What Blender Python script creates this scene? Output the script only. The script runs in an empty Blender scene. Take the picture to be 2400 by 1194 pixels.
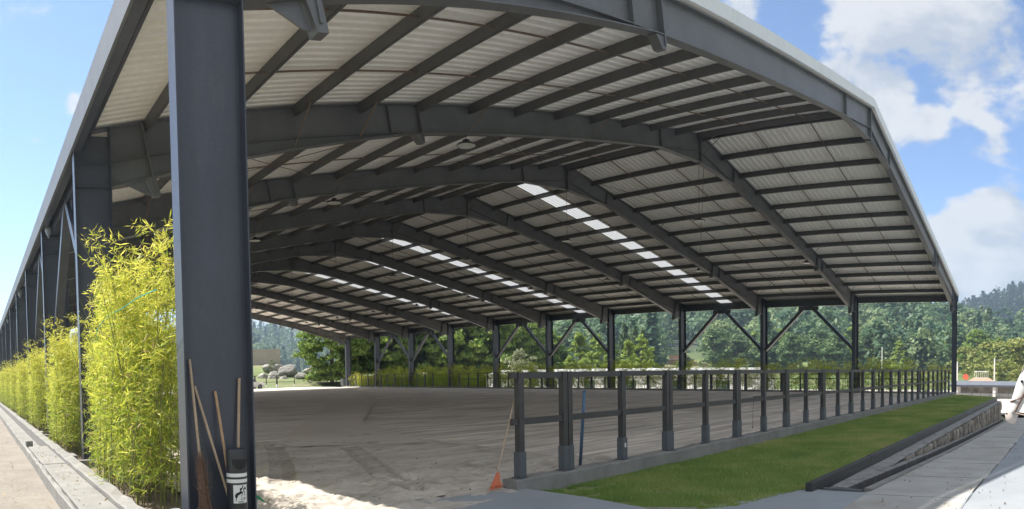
import bpy, math, random
import numpy as np
from mathutils import Vector, Matrix

sc = bpy.context.scene
COL = sc.collection
R = math.radians

# ---------------------------------------------------------------- camera
# the photograph is a stitched cylindrical panorama (about 86 degrees wide)
CAM = Vector((-2.073, -6.790, 1.62))
F_PX, X0, Y0 = 1605.118, -51.093, 926.986
T1, T2 = -0.01400, 0.03570
cd = bpy.data.cameras.new('camera')
cd.type = 'PANO'
cy = cd
cy.panorama_type = 'CENTRAL_CYLINDRICAL'
cy.central_cylindrical_range_u_min = -1200.0 / F_PX
cy.central_cylindrical_range_u_max = 1200.0 / F_PX
cy.central_cylindrical_range_v_min = (Y0 - 1194.0) / F_PX
cy.central_cylindrical_range_v_max = Y0 / F_PX
cy.central_cylindrical_radius = 1.0
cd.clip_start = 0.05
cd.clip_end = 6000
cam = bpy.data.objects.new('camera', cd)
COL.objects.link(cam)
thc = (1200.0 - X0) / F_PX
TILT = Matrix.Rotation(T2, 3, 'Y') @ Matrix.Rotation(T1, 3, 'X')
fwd = TILT @ Vector((math.sin(thc), math.cos(thc), 0))
rgt = TILT @ Vector((math.cos(thc), -math.sin(thc), 0))
upv = TILT @ Vector((0, 0, 1))
m3 = Matrix((rgt, upv, -fwd)).transposed()
cam.matrix_world = Matrix.Translation(CAM) @ m3.to_4x4()
sc.camera = cam

# ---------------------------------------------------------------- world, sun, exposure
SUN_TO = Vector((-0.41, 0.67, 1.0)).normalized()
SUN_EL = math.asin(SUN_TO.z)
SUN_AZ = math.atan2(SUN_TO.x, SUN_TO.y)          # clockwise from +Y
world = bpy.data.worlds.new('World')
sc.world = world
world.use_nodes = True
wn, wl = world.node_tree.nodes, world.node_tree.links
wn.clear()
def W(t, **k):
    n = wn.new(t)
    for a, b in k.items():
        setattr(n, a, b)
    return n
w_out = W('ShaderNodeOutputWorld'); w_bg = W('ShaderNodeBackground')
sky = W('ShaderNodeTexSky', sky_type='NISHITA', sun_disc=False)
sky.sun_elevation = SUN_EL; sky.sun_rotation = SUN_AZ
sky.altitude = 2600; sky.air_density = 1.0; sky.dust_density = 0.8; sky.ozone_density = 2.6
tc = W('ShaderNodeTexCoord')
def wmath(op, a, b=None, c=None):
    n = W('ShaderNodeMath', operation=op)
    for i, v in enumerate((a, b, c)):
        if v is None: continue
        if isinstance(v, (int, float)): n.inputs[i].default_value = v
        else: wl.new(v, n.inputs[i])
    return n.outputs[0]
def blobs(vec, lst):
    acc = None
    for (c, r, w) in lst:
        dn = W('ShaderNodeVectorMath', operation='DISTANCE')
        wl.new(vec, dn.inputs[0]); dn.inputs[1].default_value = c
        mr = W('ShaderNodeMapRange', interpolation_type='SMOOTHSTEP')
        wl.new(dn.outputs['Value'], mr.inputs['Value'])
        mr.inputs['From Min'].default_value = 0.0; mr.inputs['From Max'].default_value = r
        mr.inputs['To Min'].default_value = w; mr.inputs['To Max'].default_value = 0.0
        acc = mr.outputs[0] if acc is None else wmath('MAXIMUM', acc, mr.outputs[0])
    return acc
def cloud_noise(vec):
    mp = W('ShaderNodeMapping'); mp.inputs['Scale'].default_value = (1.0, 1.0, 1.9)
    wl.new(vec, mp.inputs['Vector'])
    n1 = W('ShaderNodeTexNoise'); n1.inputs['Scale'].default_value = 5.2; n1.inputs['Detail'].default_value = 9; n1.inputs['Roughness'].default_value = 0.60
    n1.inputs['Distortion'].default_value = 0.2
    wl.new(mp.outputs[0], n1.inputs['Vector'])
    return wmath('MULTIPLY', wmath('SUBTRACT', n1.outputs['Fac'], 0.5), 1.7)
COVER = 0.64                     # broken cloud all round, thinner towards the open sky at the left and the blue gaps at the right
CLOUDS = [((.801, .390, .454), .085, .50), ((.876, .295, .382), .10, .62), ((.901, .237, .363), .13, .66), ((.925, .172, .339), .075, .55),
          ((.873, .208, .441), .21, .52), ((.898, .100, .429), .24, .56), ((.943, .081, .324), .06, .40), ((.969, .148, .198), .085, .62),
          ((.975, .088, .204), .105, .64), ((.984, .107, .139), .12, .62), ((.987, .040, .140), .10, .60), ((.143, .915, .378), .03, .42),
          ((.75, .63, .16), .16, .45), ((.60, .78, .14), .12, .40)]
CLEAR = [((.07, .93, .36), .75, .60), ((.93, .16, .30), .62, .75)]
cvec = tc.outputs['Generated']
bias = wmath('MAXIMUM', wmath('SUBTRACT', COVER, blobs(cvec, CLEAR)), blobs(cvec, CLOUDS))
n_a = cloud_noise(cvec)
dens = wmath('ADD', n_a, bias)
off = W('ShaderNodeVectorMath', operation='ADD'); wl.new(tc.outputs['Generated'], off.inputs[0])
off.inputs[1].default_value = (-0.020, 0.03, 0.045)
n_b = cloud_noise(off.outputs[0])
al = W('ShaderNodeMapRange', interpolation_type='SMOOTHSTEP'); wl.new(dens, al.inputs['Value'])
al.inputs['From Min'].default_value = 0.30; al.inputs['From Max'].default_value = 0.50
lit = W('ShaderNodeMapRange', interpolation_type='SMOOTHSTEP')
wl.new(wmath('SUBTRACT', n_a, n_b), lit.inputs['Value'])
lit.inputs['From Min'].default_value = -0.22; lit.inputs['From Max'].default_value = 0.16
ccol = W('ShaderNodeMix', data_type='RGBA'); wl.new(lit.outputs[0], ccol.inputs['Factor'])
CLOUD_DARK, CLOUD_LIGHT = (2.3, 2.5, 2.8, 1), (3.45, 3.48, 3.52, 1)
ccol.inputs['A'].default_value = CLOUD_DARK; ccol.inputs['B'].default_value = CLOUD_LIGHT
smix = W('ShaderNodeMix', data_type='RGBA'); wl.new(wmath('MULTIPLY', al.outputs[0], 0.9), smix.inputs['Factor'])
wl.new(sky.outputs[0], smix.inputs['A']); wl.new(ccol.outputs['Result'], smix.inputs['B'])
wl.new(smix.outputs['Result'], w_bg.inputs['Color'])
w_bg.inputs['Strength'].default_value = 0.058
wl.new(w_bg.outputs[0], w_out.inputs['Surface'])

sd = bpy.data.lights.new('sun', 'SUN'); sd.energy = 2.45; sd.angle = R(0.53); sd.color = (1.0, 0.955, 0.88)
sun = bpy.data.objects.new('sun', sd); COL.objects.link(sun)
sun.rotation_euler = SUN_TO.to_track_quat('Z', 'Y').to_euler()
sun.location = (0, 0, 60)

vs = sc.view_settings
vs.view_transform = 'Standard'; vs.look = 'None'; vs.exposure = 2.1; vs.gamma = 1.0; vs.use_curve_mapping = False
sc.cycles.use_denoising = True
sc.cycles.max_bounces = 10; sc.cycles.diffuse_bounces = 7; sc.cycles.transparent_max_bounces = 8
sc.cycles.use_adaptive_sampling = True
sc.cycles.sample_clamp_indirect = 8.0

rng = np.random.default_rng(7)
random.seed(7)
HALF = 22.21; WID = 2 * HALF; BAY = 7.0; NF = 11
def ztop(x):                       # top of the rafters
    return 6.62 + 0.2 * min(x, WID - x)

# ---------------------------------------------------------------- materials
def mat(name, col, rough=0.6, var=0.12, vscale=3.0, grain=0.0, gscale=60.0, bump=0.0, bscale=40.0, metal=0.0, spec=0.5,
        stain=None, stscale=0.6, stlo=0.5, sthi=0.7, stretch=None, detail=6):
    m = bpy.data.materials.new(name); m.use_nodes = True
    nt = m.node_tree; N, L = nt.nodes, nt.links
    b = N['Principled BSDF']
    b.inputs['Roughness'].default_value = rough; b.inputs['Metallic'].default_value = metal
    b.inputs['Specular IOR Level'].default_value = spec
    g = N.new('ShaderNodeNewGeometry')
    vec = g.outputs['Position']
    if stretch:
        mp = N.new('ShaderNodeMapping'); mp.inputs['Scale'].default_value = stretch[0]; mp.inputs['Rotation'].default_value = stretch[1]
        L.new(vec, mp.inputs['Vector']); vec = mp.outputs[0]
    n = N.new('ShaderNodeTexNoise'); n.inputs['Scale'].default_value = vscale; n.inputs['Detail'].default_value = detail; n.inputs['Roughness'].default_value = .62
    L.new(vec, n.inputs['Vector'])
    mr = N.new('ShaderNodeMapRange'); L.new(n.outputs['Fac'], mr.inputs['Value'])
    mr.inputs['From Min'].default_value = .3; mr.inputs['From Max'].default_value = .7
    mr.inputs['To Min'].default_value = 1 - var; mr.inputs['To Max'].default_value = 1 + var
    fac = mr.outputs[0]
    if grain:
        n2 = N.new('ShaderNodeTexNoise'); n2.inputs['Scale'].default_value = gscale; n2.inputs['Detail'].default_value = 3
        L.new(g.outputs['Position'], n2.inputs['Vector'])
        m2 = N.new('ShaderNodeMapRange'); L.new(n2.outputs['Fac'], m2.inputs['Value'])
        m2.inputs['From Min'].default_value = .3; m2.inputs['From Max'].default_value = .7
        m2.inputs['To Min'].default_value = 1 - grain; m2.inputs['To Max'].default_value = 1 + grain
        mm = N.new('ShaderNodeMath'); mm.operation = 'MULTIPLY'; L.new(fac, mm.inputs[0]); L.new(m2.outputs[0], mm.inputs[1]); fac = mm.outputs[0]
    vm = N.new('ShaderNodeVectorMath'); vm.operation = 'SCALE'; vm.inputs[0].default_value = col[:3]; L.new(fac, vm.inputs['Scale'])
    cout = vm.outputs[0]
    if stain:
        n3 = N.new('ShaderNodeTexNoise'); n3.inputs['Scale'].default_value = stscale; n3.inputs['Detail'].default_value = 7; n3.inputs['Roughness'].default_value = .65
        L.new(vec, n3.inputs['Vector'])
        m3_ = N.new('ShaderNodeMapRange'); L.new(n3.outputs['Fac'], m3_.inputs['Value'])
        m3_.inputs['From Min'].default_value = stlo; m3_.inputs['From Max'].default_value = sthi
        mx = N.new('ShaderNodeMix'); mx.data_type = 'RGBA'
        L.new(m3_.outputs[0], mx.inputs['Factor']); L.new(cout, mx.inputs['A']); mx.inputs['B'].default_value = (*stain, 1)
        cout = mx.outputs['Result']
    L.new(cout, b.inputs['Base Color'])
    if bump:
        n4 = N.new('ShaderNodeTexNoise'); n4.inputs['Scale'].default_value = bscale; n4.inputs['Detail'].default_value = 5
        L.new(vec, n4.inputs['Vector'])
        bp = N.new('ShaderNodeBump'); bp.inputs['Strength'].default_value = bump; bp.inputs['Distance'].default_value = .02
        L.new(n4.outputs['Fac'], bp.inputs['Height']); L.new(bp.outputs[0], b.inputs['Normal'])
    return m

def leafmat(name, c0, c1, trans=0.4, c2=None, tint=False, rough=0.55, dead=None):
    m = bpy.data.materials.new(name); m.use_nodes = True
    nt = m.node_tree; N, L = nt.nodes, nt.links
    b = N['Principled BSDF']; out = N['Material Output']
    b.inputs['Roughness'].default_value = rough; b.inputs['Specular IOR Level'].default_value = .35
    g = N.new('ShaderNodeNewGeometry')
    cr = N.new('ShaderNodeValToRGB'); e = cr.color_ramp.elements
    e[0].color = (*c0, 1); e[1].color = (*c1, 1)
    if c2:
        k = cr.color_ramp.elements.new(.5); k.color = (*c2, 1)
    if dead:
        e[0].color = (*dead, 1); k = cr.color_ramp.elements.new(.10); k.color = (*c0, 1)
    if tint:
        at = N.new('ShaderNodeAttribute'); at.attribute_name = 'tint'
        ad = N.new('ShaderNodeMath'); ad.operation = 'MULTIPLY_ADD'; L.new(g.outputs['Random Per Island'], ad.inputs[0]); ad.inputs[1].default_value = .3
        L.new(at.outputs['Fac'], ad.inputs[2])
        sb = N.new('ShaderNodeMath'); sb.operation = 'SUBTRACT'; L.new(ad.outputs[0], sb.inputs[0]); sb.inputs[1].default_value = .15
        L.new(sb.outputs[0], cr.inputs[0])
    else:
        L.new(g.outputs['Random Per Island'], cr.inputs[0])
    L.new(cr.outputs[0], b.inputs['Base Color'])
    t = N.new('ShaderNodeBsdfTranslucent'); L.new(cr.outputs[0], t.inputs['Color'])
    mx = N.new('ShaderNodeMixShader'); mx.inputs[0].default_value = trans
    L.new(b.outputs[0], mx.inputs[1]); L.new(t.outputs[0], mx.inputs[2]); L.new(mx.outputs[0], out.inputs['Surface'])
    return m

M = {}
M['steel'] = mat('charcoal_steel_paint', (.056, .062, .084), .34, .22, 1.3, .08, 30, .05, 25, spec=.5, stain=(.10, .102, .112), stscale=1.6, stlo=.58, sthi=.85, stretch=((1.5, 1.5, .35), (0, 0, 0)))
M['rafter'] = mat('grey_rafter_steel', (.112, .114, .124), .45, .2, 1.1, .08, 25, .05, 25, stain=(.155, .15, .148), stscale=1.2, stlo=.55, sthi=.85)  # rafters and purlins both a paler, more neutral grey than the columns
M['purlin'] = mat('grey_purlin_steel', (.098, .098, .102), .5, .2, 1.5, .08, 25)
M['steel_edge'] = mat('grey_steel_plate', (.10, .105, .115), .45, .15, 2.0)
M['rust'] = mat('rusty_primer_bar', (.15, .105, .08), .7, .25, 6)
M['roof'] = mat('cream_roof_sheet', (.88, .855, .82), .5, .05, .7, .04, 9, stain=(.74, .71, .67), stscale=.5, stlo=.55, sthi=.9)
M['zinc'] = mat('galvanised_sheet', (.15, .16, .18), .5, .12, 2.5, metal=.2)
M['whitetrim'] = mat('white_trim_sheet', (.68, .69, .70), .45, .05, 2)
M['pvc'] = mat('grey_downpipe', (.30, .32, .35), .4, .05, 3)
M['concrete'] = mat('kerb_concrete', (.235, .228, .213), .85, .2, 2.2, .12, 70, .3, 60, stain=(.21, .195, .175), stscale=1.8, stlo=.5, sthi=.78)
M['slab'] = mat('dusty_concrete_slab', (.41, .40, .38), .85, .12, 1.2, .10, 55, .2, 50, stain=(.29, .25, .205), stscale=.9, stlo=.48, sthi=.75)
M['paving'] = mat('blue_grey_paving', (.27, .292, .315), .8, .10, .9, .09, 80, .15, 80, stain=(.32, .33, .338), stscale=.5, stlo=.5, sthi=.85)
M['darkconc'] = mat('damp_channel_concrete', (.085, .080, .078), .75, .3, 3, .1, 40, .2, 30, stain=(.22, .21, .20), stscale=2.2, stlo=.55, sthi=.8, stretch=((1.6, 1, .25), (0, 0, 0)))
M['ledge'] = mat('weathered_ledge', (.26, .255, .245), .9, .25, 5, .15, 50, .5, 30, stain=(.12, .115, .11), stscale=3, stlo=.5, sthi=.75)
M['stone'] = mat('rough_wall_stone', (.27, .235, .195), .9, .45, 5, .15, 30, .5, 25)
_n, _l = M['stone'].node_tree.nodes, M['stone'].node_tree.links
_b = _n['Principled BSDF']; _src = _b.inputs['Base Color'].links[0].from_socket
_o = _n.new('ShaderNodeObjectInfo'); _r = _n.new('ShaderNodeMapRange'); _l.new(_o.outputs['Random'], _r.inputs['Value']); _r.inputs['To Min'].default_value = .5; _r.inputs['To Max'].default_value = 1.45
_v = _n.new('ShaderNodeVectorMath'); _v.operation = 'SCALE'; _l.new(_src, _v.inputs[0]); _l.new(_r.outputs[0], _v.inputs['Scale']); _l.new(_v.outputs[0], _b.inputs['Base Color'])
M['mortar'] = mat('wall_core', (.04, .036, .032), .95, .2, 4)
M['timber'] = mat('black_painted_beam', (.035, .034, .036), .55, .25, 6, .1, 40, .15, 30, stretch=((.3, 3, 3), (0, 0, 0)))
M['post'] = mat('brown_black_fence_steel', (.048, .044, .044), .5, .2, 3, .08, 40, .06, 30)
M['sleeve'] = mat('grey_post_sleeve', (.09, .10, .115), .5, .12, 6, .08, 50)
M['soil'] = mat('dark_bed_soil', (.19, .145, .105), .95, .3, 3, .2, 40, .6, 30)
M['dirt'] = mat('pale_dirt_lane', (.235, .207, .175), .95, .16, 1.2, .14, 35, .7, 18, stain=(.22, .185, .145), stscale=2.2, stlo=.55, sthi=.75)
M['handle'] = mat('worn_wood_handle', (.42, .27, .16), .6, .2, 3, .12, 60, stretch=((14, 14, 1.2), (0, 0, 0)))
M['handle2'] = mat('pale_wood_handle', (.44, .33, .23), .65, .2, 3, .12, 60, stretch=((14, 14, 1.2), (0, 0, 0)))
M['twig'] = mat('broom_twigs', (.17, .10, .07), .85, .35, 30)
M['blackplastic'] = mat('black_bin_plastic', (.035, .038, .044), .38, .1, 4)
M['black'] = mat('black_print', (.012, .012, .013), .7, .05)
M['whiteprint'] = mat('white_sticker', (.78, .78, .78), .5, .03)
M['orange'] = mat('orange_rake_plastic', (.62, .16, .07), .5, .1, 8)
M['blue'] = mat('blue_painted_tube', (.08, .15, .25), .45, .12, 6)
M['white'] = mat('white_paint', (.76, .76, .75), .55, .06, 2)
M['green'] = mat('green_carton', (.01, .25, .10), .5, .05)
M['teal'] = mat('teal_cord', (.03, .42, .36), .6, .05)
M['redpaint'] = mat('red_paint', (.62, .10, .05), .5, .1)
M['glass'] = mat('dark_glass', (.06, .08, .10), .12, .2, 2)
M['rubber'] = mat('tyre_rubber', (.02, .02, .02), .8, .1)
M['boulder'] = mat('grey_boulder', (.33, .31, .28), .9, .3, .8, .15, 8, .6, 5, stain=(.12, .11, .09), stscale=.6, stlo=.5, sthi=.75)
M['block'] = mat('tan_block_wall', (.46, .40, .34), .9, .1, .6, .08, 5)
M['render'] = mat('pale_render', (.60, .58, .55), .85, .08, .7)
M['terracotta'] = mat('terracotta_tile', (.46, .24, .17), .85, .15, 2)
M['earth'] = mat('cut_earth_bank', (.48, .34, .24), .95, .2, .3)
M['mural'] = mat('mottled_stone_panel', (.20, .18, .16), .85, .5, 1.6, .2, 9)
M['bark'] = mat('tree_bark', (.12, .09, .065), .95, .3, 2, .1, 20, .5, 12)
M['culm'] = mat('bamboo_culm', (.17, .18, .05), .5, .3, 6)
M['ground'] = mat('meadow_ground', (.11, .16, .045), .95, .25, .05, .2, .6, 0, stain=(.26, .22, .13), stscale=.03, stlo=.5, sthi=.7)
M['forestfloor'] = mat('forest_floor', (.05, .075, .035), .95, .3, .02)
M['yard'] = mat('sandy_yard', (.50, .455, .39), .95, .1, .5, .08, 12)
M['lampmetal'] = mat('lamp_housing', (.05, .05, .055), .4, .1)
M['lens'] = mat('lamp_lens', (.62, .62, .60), .35, .03)
M['wire'] = mat('dark_wire', (.04, .04, .04), .6, .05)
M['horse'] = mat('grey_white_coat', (.52, .51, .50), .7, .1, 9, .06, 60, .1, 60, stain=(.34, .33, .32), stscale=5, stlo=.55, sthi=.8)
M['muzzle'] = mat('horse_muzzle_skin', (.45, .40, .37), .7, .15, 14)
M['mane'] = mat('grey_mane', (.36, .34, .32), .8, .2, 30)
M['leather'] = mat('brown_leather', (.09, .045, .03), .5, .2, 20)
M['eye'] = mat('dark_eye', (.01, .008, .007), .1, .0)
M['hoof'] = mat('hoof_horn', (.10, .085, .07), .6, .1)
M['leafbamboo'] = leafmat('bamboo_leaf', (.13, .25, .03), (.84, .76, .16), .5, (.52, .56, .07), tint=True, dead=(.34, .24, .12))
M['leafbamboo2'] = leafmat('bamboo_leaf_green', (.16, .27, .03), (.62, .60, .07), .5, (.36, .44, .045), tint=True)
M['leafcypress'] = leafmat('cypress_foliage', (.11, .19, .04), (.34, .42, .10), .5, (.20, .30, .06))
M['leafpine'] = leafmat('young_pine_foliage', (.17, .27, .05), (.42, .48, .11), .4, (.27, .38, .07))
M['leafspruce'] = leafmat('spruce_foliage', (.05, .09, .04), (.13, .19, .07), .25)
M['leafolive'] = leafmat('silvery_shrub_foliage', (.16, .19, .10), (.36, .38, .22), .3)
M['leafforest'] = leafmat('forest_foliage', (.055, .12, .07), (.25, .31, .14), .4, (.13, .21, .10), tint=True)
M['leafcloudshade'] = leafmat('cloud_shaded_conifer_foliage', (.016, .036, .022), (.05, .075, .034), .2, tint=True)  # cloud shadow on the mountain is put into this darkened leaf colour
M['leafforest2'] = leafmat('broadleaf_foliage', (.055, .11, .05), (.22, .28, .10), .35, (.12, .20, .075))
M['leafbush'] = leafmat('bush_foliage', (.12, .17, .04), (.30, .30, .08), .3)
M['grass'] = leafmat('lawn_grass', (.16, .29, .06), (.62, .55, .24), .4, (.31, .42, .11), tint=True)

def skylight_mat():
    m = bpy.data.materials.new('translucent_roof_sheet'); m.use_nodes = True
    N, L = m.node_tree.nodes, m.node_tree.links
    b = N['Principled BSDF']; b.inputs['Base Color'].default_value = (.8, .82, .84, 1); b.inputs['Roughness'].default_value = .4
    t = N.new('ShaderNodeBsdfTranslucent'); t.inputs['Color'].default_value = (.32, .33, .34, 1)
    mx = N.new('ShaderNodeMixShader'); mx.inputs[0].default_value = .7
    L.new(b.outputs[0], mx.inputs[1]); L.new(t.outputs[0], mx.inputs[2]); L.new(mx.outputs[0], N['Material Output'].inputs['Surface'])
    return m
M['skylight'] = skylight_mat()

def sand_mat(name, col, streak, fine, lines=True):
    m = mat(name, col, .95, .10, .35, .10, 60, .35, 45)
    nt = m.node_tree; N, L = nt.nodes, nt.links
    b = N['Principled BSDF']; src = b.inputs['Base Color'].links[0].from_socket
    g = N.new('ShaderNodeNewGeometry')
    mp = N.new('ShaderNodeMapping'); mp.inputs['Rotation'].default_value = (0, 0, R(38)); mp.inputs['Scale'].default_value = (.22, 2.1, 1)
    L.new(g.outputs['Position'], mp.inputs['Vector'])
    n = N.new('ShaderNodeTexNoise'); n.inputs['Scale'].default_value = 1.0; n.inputs['Detail'].default_value = 8; n.inputs['Roughness'].default_value = .7
    n.inputs['Distortion'].default_value = .6
    L.new(mp.outputs[0], n.inputs['Vector'])
    mr = N.new('ShaderNodeMapRange'); L.new(n.outputs['Fac'], mr.inputs['Value'])
    mr.inputs['From Min'].default_value = .35; mr.inputs['From Max'].default_value = .65
    mr.inputs['To Min'].default_value = 1 - streak; mr.inputs['To Max'].default_value = 1 + streak
    vm = N.new('ShaderNodeVectorMath'); vm.operation = 'SCALE'; L.new(src, vm.inputs[0]); L.new(mr.outputs[0], vm.inputs['Scale'])
    L.new(vm.outputs[0], b.inputs['Base Color'])
    if lines:                  # fine harrow tine marks
        mp2 = N.new('ShaderNodeMapping'); mp2.inputs['Rotation'].default_value = (0, 0, R(38)); mp2.inputs['Scale'].default_value = (.35, 7.5, 1)
        L.new(g.outputs['Position'], mp2.inputs['Vector'])
        n5 = N.new('ShaderNodeTexNoise'); n5.inputs['Scale'].default_value = 1.0; n5.inputs['Detail'].default_value = 4; L.new(mp2.outputs[0], n5.inputs['Vector'])
        m5 = N.new('ShaderNodeMapRange'); L.new(n5.outputs['Fac'], m5.inputs['Value']); m5.inputs['From Min'].default_value = .35; m5.inputs['From Max'].default_value = .65
        m5.inputs['To Min'].default_value = .80; m5.inputs['To Max'].default_value = 1.16
        v5 = N.new('ShaderNodeVectorMath'); v5.operation = 'SCALE'; L.new(vm.outputs[0], v5.inputs[0]); L.new(m5.outputs[0], v5.inputs['Scale']); L.new(v5.outputs[0], b.inputs['Base Color'])
        bp = N.new('ShaderNodeBump'); bp.inputs['Strength'].default_value = .5; bp.inputs['Distance'].default_value = .06
        L.new(n.outputs['Fac'], bp.inputs['Height'])
        old = b.inputs['Normal'].links[0].from_socket.node
        L.new(bp.outputs[0], old.inputs['Normal'])
    return m
M['sand'] = sand_mat('harrowed_arena_sand', (.62, .55, .48), .36, .1)
M['sandnear'] = sand_mat('trampled_entrance_sand', (.50, .445, .385), .24, .1, False)
M['sandsmooth'] = sand_mat('levelled_sand', (.60, .525, .45), .05, .05, False)

# ---------------------------------------------------------------- mesh helpers
def tag(o, label=None, cat=None, group=None, kind=None):
    if label: o['label'] = label
    if cat: o['category'] = cat
    if group: o['group'] = group
    if kind: o['kind'] = kind
    return o

def link(name, me, material=None, parent=None, loc=None, rot=None):
    o = bpy.data.objects.new(name, me); COL.objects.link(o)
    if material is not None and me is not None and len(me.materials) == 0: me.materials.append(material)
    if parent is not None: o.parent = parent
    if loc is not None: o.location = loc
    if rot is not None: o.rotation_euler = rot
    return o

def empty(name, loc=(0, 0, 0), rz=0, label=None, cat=None, group=None):
    o = bpy.data.objects.new(name, None); COL.objects.link(o)
    o.location = loc; o.rotation_euler = (0, 0, rz); o.empty_display_size = .2
    return tag(o, label, cat, group)

def cptree(o, parent=None, loc=None, rz=None, label=None, scale=None):
    c = o.copy(); COL.objects.link(c); c.parent = parent
    if loc is not None: c.location = loc
    if rz is not None: c.rotation_euler = (0, 0, rz)
    if scale is not None: c.scale = scale
    if label: c['label'] = label
    for ch in o.children: cptree(ch, c)
    return c

class MB:
    def __init__(s): s.v = []; s.f = []
    def add(s, v, f):
        b = len(s.v); s.v += [tuple(p) for p in v]; s.f += [tuple(i + b for i in q) for q in f]; return s
    def box(s, x0, x1, y0, y1, z0, z1):
        return s.add([(x0, y0, z0), (x1, y0, z0), (x1, y1, z0), (x0, y1, z0), (x0, y0, z1), (x1, y0, z1), (x1, y1, z1), (x0, y1, z1)],
                     [(0, 3, 2, 1), (4, 5, 6, 7), (0, 1, 5, 4), (1, 2, 6, 5), (2, 3, 7, 6), (3, 0, 4, 7)])
    def bar(s, p, q, w, h, up=(0, 0, 1)):
        p, q = Vector(p), Vector(q); d = (q - p).normalized(); u = Vector(up)
        a = d.cross(u)
        if a.length < 1e-4: a = d.cross(Vector((1, 0, 0)))
        a.normalize(); c = a.cross(d).normalized(); a = a * w / 2; c = c * h / 2
        vs_ = [p - a - c, p + a - c, p + a + c, p - a + c, q - a - c, q + a - c, q + a + c, q - a + c]
        return s.add(vs_, [(0, 1, 2, 3), (7, 6, 5, 4), (0, 4, 5, 1), (1, 5, 6, 2), (2, 6, 7, 3), (3, 7, 4, 0)])
    def tube(s, pts, r, n=8, r2=None, cap=True):
        pts = [Vector(p) for p in pts]; k = len(pts); rs = r if isinstance(r, (list, tuple)) else [r + ((r2 if r2 is not None else r) - r) * i / (k - 1) for i in range(k)]
        V = []
        d0_ = (pts[1] - pts[0]).normalized(); ref = Vector((0, 0, 1)) if abs(d0_.z) < .9 else Vector((1, 0, 0))
        for i, p in enumerate(pts):
            d = (pts[min(i + 1, k - 1)] - pts[max(i - 1, 0)]).normalized()
            a = d.cross(ref).normalized(); c = d.cross(a)
            for j in range(n):
                t = 2 * math.pi * j / n; V.append(p + a * math.cos(t) * rs[i] + c * math.sin(t) * rs[i])
        Fc = [(i * n + j, i * n + (j + 1) % n, (i + 1) * n + (j + 1) % n, (i + 1) * n + j) for i in range(k - 1) for j in range(n)]
        if cap: Fc += [tuple(range(n - 1, -1, -1)), tuple((k - 1) * n + j for j in range(n))]
        return s.add(V, Fc)
    def lathe(s, prof, c=(0, 0, 0), n=24):
        V = [(c[0] + r * math.cos(2 * math.pi * j / n), c[1] + r * math.sin(2 * math.pi * j / n), c[2] + z) for r, z in prof for j in range(n)]
        Fc = [(i * n + j, i * n + (j + 1) % n, (i + 1) * n + (j + 1) % n, (i + 1) * n + j) for i in range(len(prof) - 1) for j in range(n)]
        return s.add(V, Fc)
    def prism(s, poly, y0, y1):     # polygon in XZ extruded along Y
        n = len(poly)
        V = [(x, y0, z) for x, z in poly] + [(x, y1, z) for x, z in poly]
        return s.add(V, [tuple(range(n)), tuple(range(2 * n - 1, n - 1, -1))] + [(j, n + j, n + (j + 1) % n, (j + 1) % n) for j in range(n)])
    def slab(s, poly, z0, z1):      # polygon in XY extruded along Z
        n = len(poly)
        zt = z1 if callable(z1) else (lambda x, y: z1)
        zb = z0 if callable(z0) else (lambda x, y: z0)
        V = [(x, y, zb(x, y)) for x, y in poly] + [(x, y, zt(x, y)) for x, y in poly]
        return s.add(V, [tuple(range(n - 1, -1, -1)), tuple(range(n, 2 * n))] + [(j, (j + 1) % n, n + (j + 1) % n, n + j) for j in range(n)])
    def mirror(s):
        s.v = [(WID - x, y, z) for x, y, z in s.v]; s.f = [tuple(reversed(q)) for q in s.f]; return s
    def mesh(s, name, smooth=False):
        me = bpy.data.meshes.new(name); me.from_pydata(s.v, [], s.f); me.validate()
        import bmesh
        bm = bmesh.new(); bm.from_mesh(me); bmesh.ops.recalc_face_normals(bm, faces=bm.faces); bm.to_mesh(me); bm.free()
        if smooth: me.shade_smooth()
        return me
    def build(s, name, material, parent=None, loc=None, rot=None, smooth=False, bevel=0):
        o = link(name, s.mesh(name, smooth), material, parent, loc, rot)
        if bevel:
            b = o.modifiers.new('bevel', 'BEVEL'); b.width = bevel; b.segments = 2; b.limit_method = 'ANGLE'
        return o

def np_mesh(name, verts, faces, tint=None):
    me = bpy.data.meshes.new(name); k = faces.shape[1]
    me.vertices.add(len(verts)); me.vertices.foreach_set('co', np.ascontiguousarray(verts, dtype=np.float32).ravel())
    me.loops.add(faces.size); me.loops.foreach_set('vertex_index', np.ascontiguousarray(faces, dtype=np.int32).ravel())
    me.polygons.add(len(faces)); me.polygons.foreach_set('loop_start', np.arange(0, faces.size, k, dtype=np.int32))
    if tint is not None:
        at = me.attributes.new('tint', 'FLOAT', 'POINT'); at.data.foreach_set('value', np.ascontiguousarray(tint, dtype=np.float32))
    me.update(); me.validate()
    return me

def leaf_quads(c, nrm, size, aspect, rg, dirs=None):
    """diamond leaves: centre, normal, half length; returns verts, quads"""
    n = len(c)
    if dirs is None: dirs = rg.normal(size=(n, 3))
    a = dirs - nrm * np.sum(dirs * nrm, 1, keepdims=True); a /= np.linalg.norm(a, axis=1, keepdims=True) + 1e-9
    b = np.cross(nrm, a)
    s = np.asarray(size).reshape(-1, 1)
    v = np.stack([c - a * s, c + b * s * aspect, c + a * s, c - b * s * aspect], 1).reshape(-1, 3)
    return v, np.arange(4 * n).reshape(-1, 4)

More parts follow.
